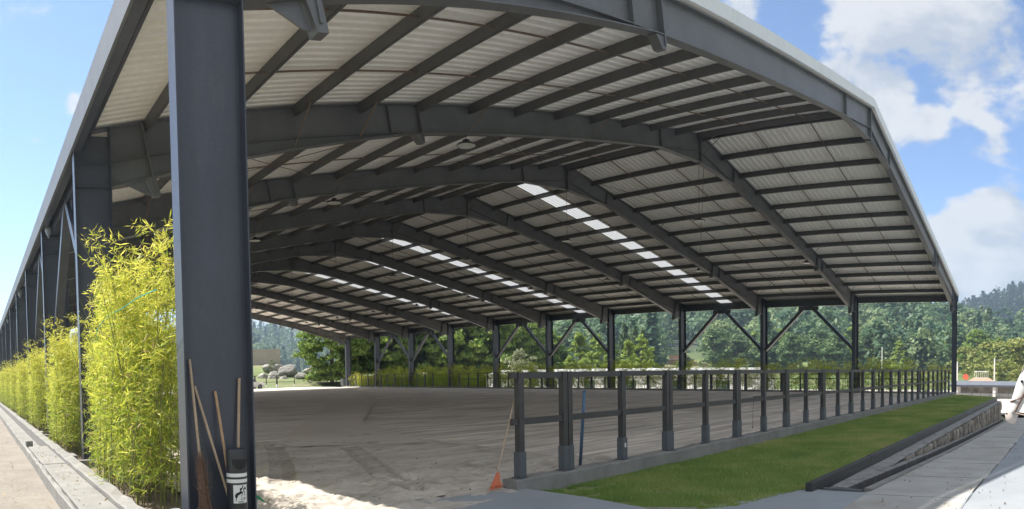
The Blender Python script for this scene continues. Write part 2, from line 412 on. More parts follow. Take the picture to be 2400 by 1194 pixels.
def unit(v): return v / (np.linalg.norm(v, axis=-1, keepdims=True) + 1e-9)
ORD = ['first', 'second', 'third', 'fourth', 'fifth', 'sixth', 'seventh', 'eighth', 'ninth', 'tenth', 'eleventh', 'twelfth', 'thirteenth', 'fourteenth',
       'fifteenth', 'sixteenth', 'seventeenth', 'eighteenth', 'nineteenth', 'twentieth', 'twenty-first', 'twenty-second', 'twenty-third', 'twenty-fourth',
       'twenty-fifth', 'twenty-sixth', 'twenty-seventh', 'twenty-eighth', 'twenty-ninth', 'thirtieth']

def vnoise(x, y, cell, seed):
    r = np.random.default_rng(seed).random((257, 257))
    u, v = x / cell, y / cell
    i, j = np.floor(u).astype(int), np.floor(v).astype(int); fu, fv = u - i, v - j
    fu, fv = fu * fu * (3 - 2 * fu), fv * fv * (3 - 2 * fv)
    g = lambda a, b: r[a % 257, b % 257]
    return (g(i, j) * (1 - fu) + g(i + 1, j) * fu) * (1 - fv) + (g(i, j + 1) * (1 - fu) + g(i + 1, j + 1) * fu) * fv - .5

# ---------------------------------------------------------------- terrain
def sstep(t):
    t = np.clip(t, 0, 1); return t * t * (3 - 2 * t)
AZB = ([30, 40, 50, 56, 60, 66, 73, 80, 84, 88, 95, 120], [.0, .02, .043, .056, .061, .067, .076, .068, .050, .034, .024, .02])
AZA = ([-30, 5, 15, 23, 27, 40, 49, 54, 58, 64, 72, 90], [.03, .05, .060, .062, .050, .058, .068, .064, .060, .045, .02, .0])
AZC = ([62, 70, 78, 82, 84, 87.5, 95, 110, 130], [.0, .03, .066, .076, .090, .112, .125, .125, .10])
def pav_z(x):
    return np.interp(np.asarray(x, float), [7.0, 10, 13.6, 20, 37, 45.5], [-.12, -.25, -.41, -.66, -1.24, -1.5])
def hill_parts(x, y):
    dx, dy = x - CAM.x, y - CAM.y
    r = np.hypot(dx, dy); az = np.degrees(np.arctan2(dx, dy))
    hb = np.interp(az, *AZB) * 330 * sstep((r - 150) / 190)
    ha = np.interp(az, *AZA) * 620 * sstep((r - 360) / 270)
    hc_ = np.interp(az, *AZC) * 760 * sstep((r - 400) / 370)
    return r, az, hb, ha, hc_
def terrain(x, y):
    x = np.asarray(x, float); y = np.asarray(y, float)
    r, az, hb, ha, hc_ = hill_parts(x, y)
    lowr = sstep((x - 45.0) / 2) * sstep((95 - y) / 10) * (1 + .3 * sstep((130 - x) / 10))
    base = -.42 - 1.1 * lowr + sstep((r - 80) / 80) * 1.6 * (az > 35)
    base = np.where((y > 76) & (x < 62), -.25 + 1.6 * sstep((r - 90) / 22), base)
    base = base - 1.9 * sstep((x - 4) / 6) * sstep((-y - 1) / 4) * sstep((30 - y) / 10)
    base = base + 2.2 * sstep((r - 108) / 10) * sstep((27.2 - az) / 2.2) * (y > 78)
    return base + np.maximum(np.maximum(hb, ha), hc_) + np.where(r > 160, vnoise(x, y, 40, 3) * 5 * sstep((r - 160) / 80), 0)
def polar_ground():
    rs = np.concatenate([np.linspace(0, 60, 25)[1:], np.linspace(63, 170, 40), np.linspace(174, 780, 90), np.linspace(850, 1340, 8)])
    az = np.linspace(0, 2 * np.pi, 241)[:-1]
    A, Rr = np.meshgrid(az, rs)
    X = CAM.x + Rr * np.sin(A); Y = CAM.y + Rr * np.cos(A); Z = terrain(X, Y)
    n = len(az); k = len(rs)
    v = np.stack([X, Y, Z], -1).reshape(-1, 3); v = np.vstack([v, [[CAM.x, CAM.y, -.45]]])
    i, j = np.meshgrid(np.arange(k - 1), np.arange(n), indexing='ij')
    q = np.stack([i * n + j, (i + 1) * n + j, (i + 1) * n + (j + 1) % n, i * n + (j + 1) % n], -1).reshape(-1, 4)
    me = np_mesh('ground', v, q)
    fan = bpy.data.objects.new('ground', me); COL.objects.link(fan)
    me.materials.append(M['ground']); me.shade_smooth()
    return tag(fan, kind='structure')
polar_ground()
_n, _l = M['ground'].node_tree.nodes, M['ground'].node_tree.links
_b = _n['Principled BSDF']; _src = _b.inputs['Base Color'].links[0].from_socket
_g = _n.new('ShaderNodeNewGeometry'); _s = _n.new('ShaderNodeSeparateXYZ'); _l.new(_g.outputs['Position'], _s.inputs[0])
_r = _n.new('ShaderNodeMapRange'); _l.new(_s.outputs['Z'], _r.inputs['Value']); _r.inputs['From Min'].default_value = 4.0; _r.inputs['From Max'].default_value = 8.0
_x = _n.new('ShaderNodeMix'); _x.data_type = 'RGBA'; _l.new(_r.outputs[0], _x.inputs['Factor']); _l.new(_src, _x.inputs['A']); _x.inputs['B'].default_value = (.045, .065, .03, 1)
_l.new(_x.outputs['Result'], _b.inputs['Base Color'])

# ---------------------------------------------------------------- ground sheets
def grid_sheet(name, x0, x1, y0, y1, nx, ny, zf, material, kind='structure', smooth=True, mask=None):
    xs = np.linspace(x0, x1, nx + 1); ys = np.linspace(y0, y1, ny + 1)
    X, Y = np.meshgrid(xs, ys); Z = zf(X, Y)
    v = np.stack([X, Y, Z], -1).reshape(-1, 3)
    i, j = np.meshgrid(np.arange(ny), np.arange(nx), indexing='ij'); w = nx + 1
    q = np.stack([i * w + j, i * w + j + 1, (i + 1) * w + j + 1, (i + 1) * w + j], -1).reshape(-1, 4)
    if mask is not None:
        cx, cyy = (X[:-1, :-1] + X[1:, 1:]) / 2, (Y[:-1, :-1] + Y[1:, 1:]) / 2
        q = q[mask(cx, cyy).reshape(-1)]
    me = np_mesh(name, v, q)
    if smooth: me.shade_smooth()
    return tag(link(name, me, material), kind=kind)

grid_sheet('arena_sand', 0.75, 43.1, 0.3, 79.0, 84, 156, lambda X, Y: vnoise(X, Y, 2.2, 5) * .03 - .02, M['sand'])
# entrance sand with real ruts, lugs and clods
def seg_dist(X, Y, pts):
    best = np.full(X.shape, 1e9); S = np.zeros_like(X); T = np.zeros_like(X); acc = 0
    for (ax, ay), (bx, by) in zip(pts[:-1], pts[1:]):
        L = math.hypot(bx - ax, by - ay); ux, uy = (bx - ax) / L, (by - ay) / L
        s = np.clip((X - ax) * ux + (Y - ay) * uy, 0, L)
        px, py = ax + ux * s, ay + uy * s; d = np.hypot(X - px, Y - py)
        t = (X - ax) * (-uy) + (Y - ay) * ux
        m_ = d < best; best = np.where(m_, d, best); S = np.where(m_, acc + s, S); T = np.where(m_, t, T); acc += L
    return best, S, T
TRK = [[(2.3, 2.5), (3.1, 4.2), (4.05, 6.4), (4.5, 7.6)], [(5.6, 6.0), (5.0, 4.6), (4.26, 2.94), (3.7, 1.6), (3.45, .8)]]
def sand_near(X, Y):
    z = vnoise(X, Y, .9, 11) * .04 + vnoise(X, Y, .28, 12) * .036 + vnoise(X, Y, .10, 13) * .02
    rough = sstep((3.6 - Y) / 3.0)
    z = z * (.8 + 1.5 * rough)
    z += np.where(vnoise(X, Y, .16, 21) > .36, .02, 0) * rough
    for pts in TRK:
        d, s, t = seg_dist(X, Y, pts)
        w = .21
        lug = np.sin(2 * np.pi * (s / .13 + np.abs(t) / .26))
        inside = sstep((w - d) / .05)
        z += inside * (-.045 + .042 * np.sign(lug) * sstep(np.abs(lug) * 2)) + .026 * np.exp(-((d - w - .05) / .06) ** 2)
    edge = np.minimum(np.minimum(8.4 - X, X - .95), np.minimum(9.4 - Y, Y + 9.0))
    fe = (Y - (-.62 + (X - 2.5) * .19))
    return z * sstep(.25 + fe / .7) + .014 - .075 * sstep(1 - edge / .8) - .03 * sstep(1 - fe / .45) * (X > 2.3)
def near_mask(X, Y):
    return ~((X > 2.55 + (Y + .62) * 0 ) & (Y < -.62 + (X - 2.5) * .19 + vnoise(X, Y, .4, 31) * .25)) & ~((X > 4.5) & (Y < .12))
es = grid_sheet('entrance_sand', .95, 8.4, -3.0, 9.4, 270, 450, sand_near, M['sandnear'], mask=near_mask)
def damp(X, Y):                 # turned-up damp sand in the tyre grooves, hoof prints and loose patches
    w = np.clip(vnoise(X, Y, .22, 61) * 2.2 - .35, 0, 1) * .7 + np.clip(vnoise(X, Y, 1.1, 62) * 2 - .2, 0, 1) * .4
    for pts in TRK:
        d, s, t = seg_dist(X, Y, pts); lug = np.sin(2 * np.pi * (s / .13 + np.abs(t) / .26))
        w = np.maximum(w * 1.0, sstep((.24 - d) / .05) * (.25 + .6 * (lug < 0)))
    return np.clip(w, 0, 1)
nv = len(es.data.vertices); co = np.empty(nv * 3, np.float32); es.data.vertices.foreach_get('co', co); co = co.reshape(-1, 3)
at_ = es.data.attributes.new('tint', 'FLOAT', 'POINT'); at_.data.foreach_set('value', damp(co[:, 0].astype(float), co[:, 1].astype(float)).astype(np.float32))
_m = M['sandnear']; _b = _m.node_tree.nodes['Principled BSDF']; _src = _b.inputs['Base Color'].links[0].from_socket
_a = _m.node_tree.nodes.new('ShaderNodeAttribute'); _a.attribute_name = 'tint'
_x = _m.node_tree.nodes.new('ShaderNodeMix'); _x.data_type = 'RGBA'; _m.node_tree.links.new(_a.outputs['Fac'], _x.inputs['Factor']); _m.node_tree.links.new(_src, _x.inputs['A'])
_x.inputs['B'].default_value = (.25, .205, .165, 1); _m.node_tree.links.new(_x.outputs['Result'], _b.inputs['Base Color'])
grid_sheet('front_yard_sand', -14, 2.9, -30, -2.9, 17, 27, lambda X, Y: vnoise(X, Y, 1.3, 9) * .03 - .03, M['dirt'])
# the strip levelled by a drag mat
LE = [(4.35, 7.3), (9.4, 15.3), (17, 27), (26.2, 41.5), (33, 51.5)]; RE = [(7.45, 5.65), (10.2, 12.8), (18.3, 24.5), (27.6, 39.8), (34.8, 51.0)]
vv = []; ff = []
for k, ((ax, ay), (bx, by)) in enumerate(zip(LE, RE)):
    for t in np.linspace(0, 1, 9): vv.append((ax + (bx - ax) * t, ay + (by - ay) * t, .022 if k < 4 else .0))
for k in range(len(LE) - 1):
    for t in range(8): ff.append((k * 9 + t, k * 9 + t + 1, (k + 1) * 9 + t + 1, (k + 1) * 9 + t))
s_ = MB(); s_.add(vv, ff); tag(s_.build('levelled_sand', M['sandsmooth'], smooth=True), kind='structure')

grid_sheet('dirt_lane', -14, -1.06, -3, 95, 26, 196, lambda X, Y: vnoise(X, Y, 1.1, 8) * .05 - .02 + vnoise(X, Y, .4, 18) * .02, M['dirt'])
grid_sheet('planting_bed', -.30, 1.05, -.6, 78, 9, 500, lambda X, Y: vnoise(X, Y, .35, 4) * .06 - .06 + vnoise(X, Y, .12, 14) * .03, M['soil'])
grid_sheet('far_apron', 20, 62, 78.9, 83.5, 20, 8, lambda X, Y: vnoise(X, Y, 3, 2) * .04 - .12, M['dirt'])
grid_sheet('yard', 46, 120, -45, 80, 30, 50, lambda X, Y: -1.50 + vnoise(X, Y, 6, 1) * .05, M['yard'])

# front paving: apron between sand and lawn, plus the long sloping pavement
LAWN = [(4.85, -.15), (4.85, -2.05), (5.15, -2.62), (5.7, -2.95), (6.5, -3.12), (7.35, -3.32)]
pz = lambda X, Y: pav_z(X) + .004 * 0
grid_sheet('pavement', 2.3, 46.2, -40, -5.66, 60, 40, lambda X, Y: pav_z(X) + .004 + vnoise(X, Y, 4, 2) * .006, M['paving'])
grid_sheet('apron_pavement', 2.4, 7.6, -5.66, .1, 78, 86, lambda X, Y: pav_z(X) + .008 + vnoise(X, Y, 1.5, 22) * .010 + .095 * sstep((5.0 - X) / .3) * sstep((Y + 3.2) / 2.2), M['paving'],
           mask=lambda X, Y: ~((X > 7.2) & (Y > -4.2)) & ~((X > 4.95) & (Y > np.interp(X, [4.85, 5.15, 5.7, 6.5, 7.35], [-2.0, -2.5, -2.82, -3.0, -3.2]))))
# old dusty slabs, each its own piece
walk = tag(bpy.data.objects.new('walkway', None), kind='structure'); COL.objects.link(walk)
xs_ = 4.9; k = 0
while xs_ < 40:
    L = 2.35 + .25 * ((k * 37) % 5 - 2) / 2
    x1 = xs_ + L - .025; dz = .004 * ((k * 13) % 4)
    zz = lambda x, y, dz=dz: float(pav_z(x)) + .012 + dz
    yb = -5.66 + .015 * math.sin(k * 1.7)
    MB().slab([(xs_, yb), (x1, yb + .03), (x1, -4.24), (xs_, -4.24)], lambda x, y: float(pav_z(x)) - .12, zz).build('concrete_slab', M['slab'], walk)
    xs_ += L; k += 1
# kerb of the drain channel, channel walls and floor
def sloped(name, x0, x1, y0, y1, zb, zt, material, n=14, parent=None, kind=None):
    b = MB()
    xs = np.linspace(x0, x1, n + 1)
    for a, c in zip(xs[:-1], xs[1:]):
        b.add([(a, y0, zb(a)), (c, y0, zb(c)), (c, y1, zb(c)), (a, y1, zb(a)), (a, y0, zt(a)), (c, y0, zt(c)), (c, y1, zt(c)), (a, y1, zt(a))],
              [(0, 3, 2, 1), (4, 5, 6, 7), (0, 1, 5, 4), (2, 3, 7, 6)])
    b.add([(x0, y0, zb(x0)), (x0, y1, zb(x0)), (x0, y1, zt(x0)), (x0, y0, zt(x0)), (x1, y0, zb(x1)), (x1, y1, zb(x1)), (x1, y1, zt(x1)), (x1, y0, zt(x1))],
          [(0, 3, 2, 1), (4, 5, 6, 7)])
    o = b.build(name, material, parent)
    if kind: tag(o, kind=kind)
    return o
PZ = lambda x: float(pav_z(x))
drain = empty('drain_channel', (22, -4.0, -.5), 0, 'long concrete drain channel running down between stone wall and dusty slabs', 'drain')
drain.location = (0, 0, 0)
sloped('channel_kerb', 7.3, 37.6, -4.24, -4.12, lambda x: PZ(x) - .6, lambda x: PZ(x) + .045, M['concrete'], parent=drain)
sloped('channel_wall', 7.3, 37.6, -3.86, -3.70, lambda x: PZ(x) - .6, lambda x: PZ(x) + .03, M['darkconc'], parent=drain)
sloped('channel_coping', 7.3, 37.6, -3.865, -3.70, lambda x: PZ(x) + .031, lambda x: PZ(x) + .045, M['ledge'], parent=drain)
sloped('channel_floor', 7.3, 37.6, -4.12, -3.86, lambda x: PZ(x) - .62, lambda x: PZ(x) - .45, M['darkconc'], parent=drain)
MB().bar((7.2, -4.12, -.105), (7.2, -3.55, -.105), .06, .03).build('edge_angle', M['steel_edge'], drain)

# retaining wall of upright stones with a weathered ledge on top
rw = empty('retaining_wall', (0, 0, 0), 0, 'stone retaining wall with upright stones below the lawn, growing taller to the right', 'wall')
sloped('wall_core', 7.3, 37.6, -3.63, -3.48, lambda x: PZ(x) - .3, lambda x: -.21, M['mortar'], parent=rw)
led = MB()
xs = np.linspace(6.9, 37.6, 70)
vl = []
for i, x in enumerate(xs):
    j1, j2 = rng.normal(0, .012), rng.normal(0, .018)
    vl += [(x, -3.47, -.17 + j1 * .3), (x, -3.60, -.175 + j1 * .6), (x, -3.73 + j2, -.185 + j1), (x, -3.73 + j2, -.225)]
led.add(vl, [(i * 4 + k_, (i + 1) * 4 + k_, (i + 1) * 4 + k_ + 1, i * 4 + k_ + 1) for i in range(len(xs) - 1) for k_ in range(3)])
led.build('ledge', M['ledge'], rw)
x = 8.6; cnt = 0
stone_meshes = []
for k in range(10):
    b = MB(); n = 7; V = []
    for zz_, sc_ in ((0, .86), (.12, 1), (.5, 1.05), (.88, .98), (1, .8)):
        for j in range(n):
            t = 2 * math.pi * j / n; rr = sc_ * (.5 + rng.uniform(-.08, .06))
            V.append((rr * math.cos(t), rr * math.sin(t) * .9, zz_ + rng.uniform(-.03, .03)))
    b.add(V, [(i * n + j, i * n + (j + 1) % n, (i + 1) * n + (j + 1) % n, (i + 1) * n + j) for i in range(4) for j in range(n)] + [tuple(range(n - 1, -1, -1)), tuple(4 * n + j for j in range(n))])
    me = b.mesh('stone'); me.materials.append(M['stone']); stone_meshes.append(me)
while x < 37.5 and cnt < 290:
    h = -.225 - (PZ(x) + .045)
    w = random.uniform(.13, .25)
    rows = 1 if h < .42 else (1 if random.random() < .55 else 2)
    z = PZ(x) + .045
    for r_ in range(rows):
        hh = h / rows * (random.uniform(.85, 1.0) if rows == 1 else random.uniform(.9, 1.0))
        if hh > .05:
            o = link('stone', stone_meshes[cnt % 10], None, rw, (x + w / 2, -3.66 + random.uniform(-.03, .02), z), (random.uniform(-.05, .05), random.uniform(-.13, .13), random.uniform(0, 6)))
            o.scale = (w * .84, .22, hh * .97); cnt += 1
            o.rotation_euler.z = random.choice([0, math.pi])
        z += h / rows
    x += w * random.uniform(.95, 1.12)
# black beam along the lawn edge, in butted lengths
bm_ = empty('lawn_edge_beam', (0, 0, 0), 0, 'low black beam edging the lawn above the stone wall', 'beam')
xa = 6.95
for k, L in enumerate((3.2, 4.4, 4.4, 4.6, 5.0, 5.0, 4.6)):
    MB().box(xa, xa + L - .02, -3.46 + .004 * (k % 2), -3.36 + .004 * (k % 2), -.20, .005 + .006 * (k % 3)).build('beam_length', M['timber'], bm_, bevel=.008); xa += L

# lawn: soil sheet and grass blades
def in_lawn(X, Y):
    lo = np.interp(X, [4.85, 5.15, 5.7, 6.5, 7.35, 38.0], [-2.05, -2.62, -2.95, -3.12, -3.34, -3.34])
    return (X > 4.87) & (X < 44.0 - np.clip(-Y, 0, 4) * 1.0) & (Y < -.16) & (Y > lo)
lawn_z = lambda X, Y: -.118 + vnoise(X, Y, .8, 41) * .02
M['lawnsoil'] = mat('lawn_thatch', (.17, .20, .06), .95, .3, 2.5, .2, 30, .4, 40, stain=(.28, .24, .14), stscale=1.1, stlo=.6, sthi=.8)
grid_sheet('lawn_ground', 4.85, 44.0, -3.36, -.14, 520, 46, lawn_z, M['lawnsoil'], mask=in_lawn)
def grass():
    N_ = 230000
    u = rng.random(N_); X = 4.87 + 39 * u ** 1.9; Y = rng.uniform(-3.35, -.15, N_)
    ok = in_lawn(X, Y) & (vnoise(X, Y, .5, 55) + .5 * vnoise(X, Y, .15, 56) > -.36 - .3 * sstep((X - 5.5) / 2.5) + .16 * ((Y < -1.5) & (X < 6.6)))
    X, Y = X[ok], Y[ok]; n = len(X)
    Z = lawn_z(X, Y)
    far = 1 + (X - 5) / 14
    h = rng.uniform(.025, .055, n) * (1 + .15 * far); w = rng.uniform(.0025, .0045, n) * far
    a = rng.uniform(0, 2 * np.pi, n); lean = rng.normal(0, .5, (n, 2)) * h[:, None]
    p = np.stack([X, Y, Z - .004], -1); d = np.stack([np.cos(a) * w, np.sin(a) * w, 0 * a], -1)
    v = np.stack([p - d, p + d, p + np.stack([lean[:, 0], lean[:, 1], h], -1)], 1).reshape(-1, 3)
    dry = np.clip(.48 + .5 * vnoise(X, Y, 1.6, 71) + .4 * vnoise(X, Y, .45, 72) + rng.normal(0, .12, n), 0, 1)
    me = np_mesh('lawn_grass', v, np.arange(3 * n).reshape(-1, 3), tint=np.repeat(dry, 3))
    return tag(link('lawn_grass', me, M['grass']), 'short mown lawn strip in front of the arena fence', 'grass', kind='stuff')
grass()
MB().slab([(4.72, .02), (4.85, .02), (4.85, -2.05), (5.15, -2.62), (5.09, -2.68), (4.75, -2.1)], -.2, -.075).build('lawn_edging', M['concrete']) and None
tag(bpy.data.objects['lawn_edging'], 'narrow concrete edging strip at the near end of the lawn', 'edging')

# ---------------------------------------------------------------- steel riding hall
hall = empty('riding_hall', (0, 0, 0), 0, 'huge open-sided riding hall of dark steel frames under a ribbed gable roof', 'riding hall')
def ipoly(side_fn): pass
def col_mesh():
    b = MB(); T = .016
    b.box(T, .76 - T, -.006, .006, -.02, 6.60)
    b.add([], [])
    b.box(0, T, -.125, .125, -.02, 6.60); b.box(.76 - T, .76, -.125, .125, -.02, 6.74)
    return b
def col_subs(mirror):
    out = []
    for z in (5.55, 6.02):
        b = MB(); b.box(.017, .743, -.11, -.007, z, z + .012); b.box(.017, .743, .007, .11, z, z + .012); out.append(('stiffener', b))
    b = MB(); b.box(-.07, .83, -.2, .2, -.06, -.021); out.append(('base_plate', b))
    b = MB(); b.bar((.0, 0, 6.61), (.76, 0, 6.76), .25, .016); out.append(('cap_plate', b))
    return [(n, b.mirror() if mirror else b) for n, b in out]
RB = lambda x: 6.62 + .2 * x - .70
def rafter_subs():
    out = []
    def plate(x0, z0, x1, z1, w=.22, t=.02):
        b = MB(); d = Vector((x1 - x0, 0, z1 - z0))
        b.bar((x0, 0, z0), (x1, 0, z1), w, t, up=(d.z, 0, -d.x)); return b
    # knee splice with its hanging tab
    out.append(('end_plate', plate(1.70, 5.50, 1.42, 6.88, .25, .036)))
    b = MB(); b.prism([(1.50, 5.76), (1.70, 5.81), (1.80, 5.42), (1.66, 5.40)], -.10, .10); out.append(('gusset', b))
    b = MB(); b.prism([(1.08, 5.63), (1.48, 5.74), (1.62, 5.44), (1.52, 5.44)], -.012, .012); out.append(('gusset', b))
    # mid splice
    out.append(('end_plate', plate(8.50, 7.42, 8.34, 8.27, .25, .036)))
    b = MB(); b.prism([(8.2, 7.53), (8.47, 7.58), (8.55, 7.37), (8.42, 7.35)], -.10, .10); out.append(('gusset', b))
    out.append(('stiffener', plate(7.55, 7.39, 7.42, 8.09, .2, .014)))
    out.append(('stiffener', plate(19.3, 9.78, 19.22, 10.44, .2, .014)))
    return out
def rafter_mesh():
    b = MB(); E_ = HALF - .012
    zt = lambda x: 6.62 + .2 * x
    b.prism([(.76, 5.56), (8.2, 7.55), (19.2, RB(19.2)), (E_, 9.95), (E_, zt(E_) - .016), (.76, zt(.76) - .016)], -.005, .005)
    for (x0, z0), (x1, z1) in [((.76, 5.56), (8.2, 7.55)), ((8.2, 7.55), (19.2, RB(19.2))), ((19.2, RB(19.2)), (E_, 9.95)), ((.78, zt(.78) - .008), (E_, zt(E_) - .008))]:
        b.bar((x0, 0, z0), (x1, 0, z1), .24, .018)
    b.bar((.78, 0, RB(.78)), (8.1, 0, RB(8.1)), .20, .014); b.bar((19.3, 0, RB(19.3)), (E_, 0, RB(E_)), .20, .014)
    return b
PUR = [HALF - .2 - 1.71 * k for k in range(13)]           # purlin lines on the left slope
def fly_mesh(x):
    b = MB(); zb = RB(x) + .03 if x > 8 else 5.56 + (x - .76) * .2675 + .03
    b.bar((x - .02, -.11, zb), (x + .02, -.86, 6.62 + .2 * x - .16), .04, .008); return b
FLY = [PUR[k] for k in (0, 4, 7, 9, 10, 11)]
protos = {}
for side in (0, 1):
    mir = lambda b: b.mirror() if side else b
    c = mir(col_mesh()).build('column', M['steel'], hall)
    for n, b in col_subs(side): b.build(n, M['steel'] if n != 'base_plate' else M['steel_edge'], c)
    r_ = mir(rafter_mesh()).build('rafter', M['rafter'], hall)
    for n, b in rafter_subs(): mir(b).build(n, M['rafter'], r_)
    fly_me = {}
    for x in FLY:
        fly_me[x] = mir(fly_mesh(x)).mesh('fly_brace'); fly_me[x].materials.append(M['rust'])
    if side == 0:
        MB().box(HALF - .03, HALF + .03, -.125, .125, 9.90, 11.04).build('ridge_plate', M['rafter'], r_)
    for i in range(1, NF):
        cptree(c, hall, (0, BAY * i, 0)); rr_ = cptree(r_, hall, (0, BAY * i, 0))
        for x in FLY: link('fly_brace', fly_me[x], None, rr_)
# purlins, one length per bay
def c_purlin(sign):
    b = MB(); L = BAY - .03; d = .23
    for x0, x1, z0, z1 in ((-.004, .004, -d, 0), (-.004 if sign > 0 else -.07, .07 if sign > 0 else .004, -.006, .0), (-.004 if sign > 0 else -.07, .07 if sign > 0 else .004, -d, -d + .006)):
        b.box(x0, x1, .015, .015 + L, z0, z1)
    me = b.mesh('purlin'); me.materials.append(M['purlin']); return me
pm = {1: c_purlin(1), -1: c_purlin(-1)}
for i in range(NF - 1):
    for x in PUR:
        for s in (1, -1):
            X = x if s > 0 else WID - x
            link('purlin', pm[s], None, hall, (X, BAY * i, ztop(X) + .035), (0, -s * math.atan(.2), 0))
# sag bars across the purlins
def sag_mesh(side):
    b = MB(); xs = sorted(PUR)
    for a, c in zip(xs[:-1], xs[1:]):
        b.bar((a + .01, 0, 6.62 + .2 * a - .10), (c - .01, 0, 6.62 + .2 * c - .10), .03, .03)
    if side: b.mirror()
    me = b.mesh('sag_bar'); me.materials.append(M['rust']); return me
sg = [sag_mesh(0), sag_mesh(1)]
for i in range(NF - 1):
    for t in (2.35, 4.68):
        for s in (0, 1): link('sag_bar', sg[s], None, hall, (0, BAY * i + t, 0))
# ribbed roof sheets, one metre wide, eave to ridge
def sheet_mesh(side, material):
    prof = []
    for r_ in range(4):
        y = r_ * .25
        prof += [(y, 0), (y + .15, 0), (y + .172, .036), (y + .228, .036)]
    prof.append((1.0, 0.0))
    b = MB(); V = []
    for x in (-.02, HALF - .02):
        for y, z in prof: V.append((x, y, 6.662 + .2 * x + z))
    n = len(prof); b.add(V, [(j, j + 1, n + j + 1, n + j) for j in range(n - 1)])
    if side: b.mirror()
    me = bpy.data.meshes.new('roof_sheet'); me.from_pydata(b.v, [], b.f); me.materials.append(material); return me
shm = [sheet_mesh(0, M['roof']), sheet_mesh(1, M['roof'])]; skm = sheet_mesh(1, M['skylight']); skm0 = sheet_mesh(0, M['skylight'])
for k in range(71):
    for s in (0, 1):
        skl = (k in (17, 31, 37, 45)) and s == 1
        link('skylight_sheet' if skl else 'roof_sheet', skm if skl else shm[s], None, hall, (0, -.2 + k, 0))
MB().prism([(HALF - .3, 11.06), (HALF, 11.13), (HALF + .3, 11.06), (HALF + .3, 11.085), (HALF, 11.155), (HALF - .3, 11.085)], -.21, 70.8).build('ridge_cap', M['roof'], hall)
for yy, nm in ((-.215, 'rake_trim'), (70.805, 'rake_trim')):
    for s in (0, 1):
        b = MB()
        for k in range(8):
            xa, xb = -.08 + k * (HALF + .08) / 8, -.08 + (k + 1) * (HALF + .08) / 8 - .006
            b.prism([(xa, 6.655 + .2 * xa), (xb, 6.655 + .2 * xb), (xb, 6.655 + .2 * xb + .30), (xa, 6.655 + .2 * xa + .30)], yy - .012, yy + .002 * (k % 2))
        if s: b.mirror()
        b.build(nm, M['whitetrim'], hall)
# eave fascias, eave beams, braces
BR = {1, 2, 4, 5, 7, 8}
def quad_brace(side):
    X = WID - .38 if side else .38
    b1 = MB().bar((X, .12, 3.0), (X, BAY / 2 - .1, 6.2), .22, .24, up=(1, 0, 0)); b2 = MB().bar((X, BAY - .12, 3.0), (X, BAY / 2 + .1, 6.2), .22, .24, up=(1, 0, 0))
    g = MB().box(X - .03, X + .03, BAY / 2 - .75, BAY / 2 + .75, 5.82, 6.09)
    out = []
    for n, b in (('brace', b1), ('brace', b2), ('gusset_plate', g)):
        me = b.mesh(n); me.materials.append(M['steel']); out.append((n, me))
    return out
qb = [quad_brace(0), quad_brace(1)]
for i in range(NF - 1):
    y0, y1 = BAY * i + .13, BAY * (i + 1) - .13
    for s in (0, 1):
        mir = lambda b: b.mirror() if s else b
        mir(MB().box(-.065, -.018, BAY * i - (.2 if i == 0 else 0) + .004, BAY * (i + 1) - .004, 6.26, 6.76)).build('fascia', M['zinc'], hall)
        mir(MB().box(-.017, .14, y0, y1, 6.24, 6.27)).build('gutter_bottom', M['steel'], hall)
        mir(MB().box(.15, .20, y0, y1, 6.36, 6.60)).build('eave_purlin', M['purlin'], hall)
        if i in BR:
            mir(MB().box(.28, .48, y0, y1, 6.10, 6.50)).build('eave_beam', M['steel'], hall)
            for n, me in qb[s]: link(n, me, None, hall, (0, BAY * i, 0))
        else:
            mir(MB().box(.28, .34, y0, y1, 6.50, 6.58)).build('eave_beam', M['steel'], hall)
# thin cross bracing rods in some roof bays
for i in (1, 4, 8):
    for s in (0, 1):
        for a, c_ in ((2.0, 10.0), (10.0, 21.6)):
            for fl in (0, 1):
                x0, x1 = (a, c_) if not fl else (c_, a)
                b = MB().tube([(x0, BAY * i + .1, 6.62 + .2 * x0 - .3), ((x0 + x1) / 2, BAY * i + 3.5, 6.62 + .1 * (x0 + x1) - .36), (x1, BAY * (i + 1) - .1, 6.62 + .2 * x1 - .3)], .011, 5)
                (b.mirror() if s else b).build('bracing_rod', M['rust'], hall)
# downpipes
for X, Y, mt in ((.17, 13.62, 'steel'), (.17, 27.62, 'steel'), (.17, 41.62, 'steel'), (WID - 1.0, 69.75, 'zinc')):
    MB().tube([(X + .02, Y - .0, 6.32), (X + .0, Y - .12, 6.12), (X, Y - .12, 5.9), (X, Y - .12, .0)], .105 if X < 1 else .09, 12).build('downpipe', M[mt] if mt != 'steel' else M['pvc'], hall, smooth=True)
